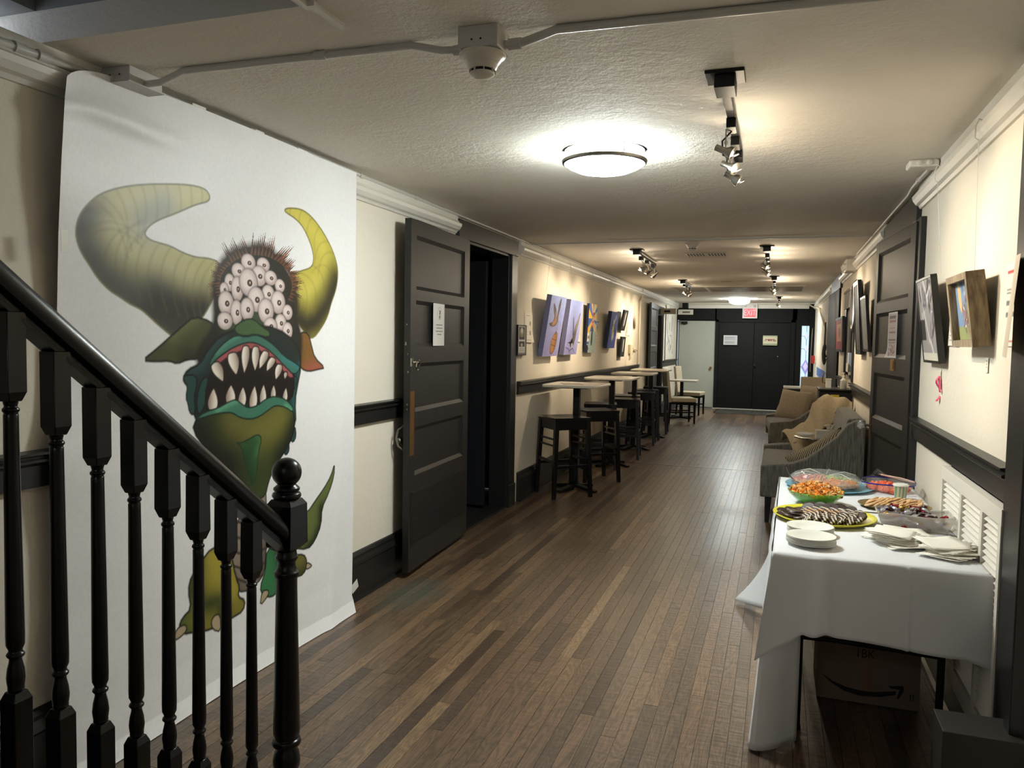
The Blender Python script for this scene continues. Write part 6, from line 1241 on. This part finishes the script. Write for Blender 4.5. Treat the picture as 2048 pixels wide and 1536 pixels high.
for i in range(6): a = i * PI / 3 + .3; q.tube([(.03 * math.cos(a), .03 * math.sin(a), .054), (.10 * math.cos(a), .10 * math.sin(a), .070), (.16 * math.cos(a), .16 * math.sin(a), .053)], .0022, 6)
q.build('lid_rib', mat('lid_highlight', (226, 230, 220), .1, alpha=.6), t)
q = M(); fm = [mat('red_fruit', (196, 56, 44), .3), mat('orange_fruit', (232, 140, 50), .35), mat('green_fruit', (176, 190, 110), .35), mat('pink_fruit', (206, 120, 96), .35)]
for i in range(420):
    r_ = .16 * math.sqrt(random.random()); a = random.uniform(0, 2 * PI); z = .010 + random.uniform(0, .026) * (1 - r_ / .3); dg = (math.degrees(a)) % 360
    q.k = 1 if 200 < dg or dg < 10 else (0 if 140 < dg < 200 else (2 if dg < 80 else 3)); s_ = random.uniform(.006, .011)
    q.box(-s_, -s_ * .8, -s_ * .6, s_, s_ * .8, s_ * .6, T=Matrix.Translation((r_ * math.cos(a), r_ * math.sin(a), z)) @ Euler((random.uniform(0, 3), random.uniform(0, 3), 0)).to_matrix().to_4x4())
tag(q.build('cut_fruit', fm, loc=(.255, 4.40, zt + .012)), 'cut red and orange fruit under the clear dome', 'fruit', kind='stuff')
# blue-rimmed glass dish with tongs
t = thing('glass_dish', 'square glass dish with a blue rim holding orange fruit on the buffet table', 'dish', (.56, 4.41, zt), R(-8))
def sq_ring(a, z, n=32, p=3.2): return [(a * math.copysign(abs(math.cos(2 * PI * k / n)) ** (2 / p), math.cos(2 * PI * k / n)), a * math.copysign(abs(math.sin(2 * PI * k / n)) ** (2 / p), math.sin(2 * PI * k / n)), z) for k in range(n)]
def rings_(q, rs):
    n = len(rs[0]); vs = [p for r_ in rs for p in r_]; q.add(vs, [(j * n + i, j * n + (i + 1) % n, (j + 1) * n + (i + 1) % n, (j + 1) * n + i) for j in range(len(rs) - 1) for i in range(n)], True); q.add(rs[0], [tuple(range(n - 1, -1, -1))])
q = M(); rings_(q, [sq_ring(.07, 0), sq_ring(.085, .004), sq_ring(.11, .03), sq_ring(.125, .05)]); q.build('dish_body', clear, t)
M().tube(sq_ring(.125, .05), .0035, 8, closed=True).build('blue_rim', mat('cobalt_glass', (40, 44, 130), .1), t)
q = M(); q.k = 0
for i in range(150): r_ = .095 * math.sqrt(random.random()); a = random.uniform(0, 2 * PI); s_ = random.uniform(.008, .013); q.box(-s_, -s_ * .8, -s_ * .6, s_, s_ * .8, s_ * .6, T=Matrix.Translation((r_ * math.cos(a), r_ * math.sin(a), .012 + random.uniform(0, .02))) @ Euler((random.uniform(0, 3), random.uniform(0, 3), 0)).to_matrix().to_4x4())
tag(q.build('melon_chunks', mat('salmon_melon', (232, 112, 74), .35), loc=(.56, 4.41, zt)), 'orange melon chunks in the blue-rimmed glass dish', 'fruit', kind='stuff')
t = thing('serving_tongs', 'steel tongs with a pale grip lying across the blue-rimmed dish', 'tongs', (.575, 4.44, zt + .058), R(-24))
q = M(); q.tube([(-.09, .06, .035), (-.03, .02, .012), (.05, -.01, .004), (.12, -.03, .0)], [.004, .006, .007, .004], 8); q.build('tong_arm', steel, t); q = M(); q.tube([(-.06, .02, .015), (-.01, .01, .012), (.05, -.005, .010), (.12, -.03, .004)], [.004, .005, .006, .004], 8); q.build('tong_arm', mat('pale_pink_grip', (206, 168, 146), .5), t)
q = M(); [q.tube([(-.09 + i * .009, .06 - .012 * i, .035 - .004 * i), (-.10 + i * .012, .035 - .012 * i, .015)], .0025, 6) for i in range(4)]; q.build('tong_claw', steel, t)
t = thing('paper_cup', 'small patterned paper cup with a white lid behind the pale biscuits', 'cup', (.588, 4.20, zt)); M().lathe([(.025, 0), (.033, .066)], 24).build('cup_body', striped('brown_and_green_cup', (186, 170, 140), (110, 140, 110), 60, .5), t); M().lathe([(.035, .066), (.0355, .072), (.032, .076), (.028, .073), (1e-7, .073)], 24).build('cup_lid', pw, t)
# tan platter with pale biscuits
t = thing('brown_platter', 'oval brown platter piled with pale biscuits', 'platter', (.530, 3.955, zt), R(-6)); M().lathe([(1e-7, .004), (.12, .005), (.145, .014), (.155, .017), (.155, .014), (.12, 0), (1e-7, 0)], 48, sy=.78).build('platter_body', mat('tan_brown_plastic', (132, 112, 74), .4), t)
pb = disc('pale_biscuit', mat('pale_shortbread', (222, 184, 138), .7, bump=.15, bscale=50, var=.12), .026, .008)
for j in range(5):
    for i in range(9):
        if j == 4 and i % 2: continue
        place(pb, (.53 - .105 + i * .0235 + random.uniform(-.003, .003) + .006 * j, 3.955 - .07 + j * .032, zt + .02 + .014 * math.sin(PI * j / 4) * math.sin(PI * (i + 1) / 10)), (random.uniform(-.15, .15), R(-30) + random.uniform(-.15, .15), R(-30) + random.uniform(-.2, .2)), 'pale shortbread biscuit in the %s row on the brown platter' % ORD[j], 'biscuit', 'pale biscuits on the brown platter, %s row' % ORD[j])
t = thing('small_knife', 'small silver knife lying beside the brown platter', 'knife', (.415, 3.80, zt)); M().hexa([(-.05, -.004, 0), (.03, -.006, 0), (.03, .006, 0), (-.05, .004, 0)], [(-.05, -.003, .003), (.03, -.005, .003), (.03, .005, .003), (-.05, .003, .003)]).build('knife_blade', chrome, t); M().rod((.03, 0, .004), (.09, -.012, .004), .005, 8).build('knife_handle', steel, t)
# frosted bin of wrapped chocolates
t = thing('frosted_bin', 'frosted plastic bin with scalloped rim full of wrapped chocolates', 'bin', (.548, 3.53, zt), R(-1))
fr = mat('frosted_plastic', (206, 200, 192), .45, alpha=.38)
q = M(); b_ = [(-.115, -.052, 0), (.115, -.052, 0), (.115, .052, 0), (-.115, .052, 0)]; u_ = [(-.138, -.072, .066), (.138, -.072, .066), (.138, .072, .066), (-.138, .072, .066)]
for i in range(4): q.add([b_[i], b_[(i + 1) % 4], u_[(i + 1) % 4], u_[i]], [(0, 1, 2, 3)])
q.add(b_, [(0, 1, 2, 3)]); q.build('bin_body', fr, t, solid=.002)
M().tube([(x * 1.0, y, .066 + .004 * math.sin(i * .9)) for i, (x, y) in enumerate([(u_[k][0] * (1 - f) + u_[(k + 1) % 4][0] * f, u_[k][1] * (1 - f) + u_[(k + 1) % 4][1] * f) for k in range(4) for f in np.linspace(0, 1, 9)[:-1]])], .004, 6, closed=True).build('bin_rim', fr, t)
cands = []
for nm, col in (('silver', (190, 190, 200)), ('red', (150, 40, 44)), ('dark brown', (60, 34, 26)), ('gold', (196, 156, 84)), ('blue', (70, 80, 150))):
    q = M(); q.ball((0, 0, 0), .019, .011, .010, 12, 8); q.lathe([(.004, 0), (.012, .012)], 8, T=Matrix.Translation((.016, 0, 0)) @ Matrix.Rotation(PI / 2, 4, 'Y'), sx=.4); q.lathe([(.004, 0), (.012, .012)], 8, T=Matrix.Translation((-.016, 0, 0)) @ Matrix.Rotation(-PI / 2, 4, 'Y'), sx=.4)
    cands.append((q.build('wrapped_chocolate', mat(nm.replace(' ', '_') + '_foil', col, .22, metal=.7 if nm != 'dark brown' else .2, bump=.3, bscale=120)), nm))
seq = [0, 1, 2, 0, 3, 1, 0, 4, 2, 0, 1, 3, 0, 2]
for i in range(46):
    src, nm = cands[seq[i % 14]]; lay = i // 17; z = zt + .014 + lay * .029; wx = .095 + lay * .012; wy = .045 + lay * .008
    gx = (i % 17) / 16; place(src, (.548 - wx + 2 * wx * gx, 3.53 + random.uniform(-wy, wy), z + random.uniform(0, .006)), (random.uniform(-.6, .6), random.uniform(-.5, .5), random.uniform(0, 3)), 'chocolate in %s foil among the sweets in the frosted bin' % nm, 'sweet', 'chocolates in %s foil in the frosted bin' % nm)
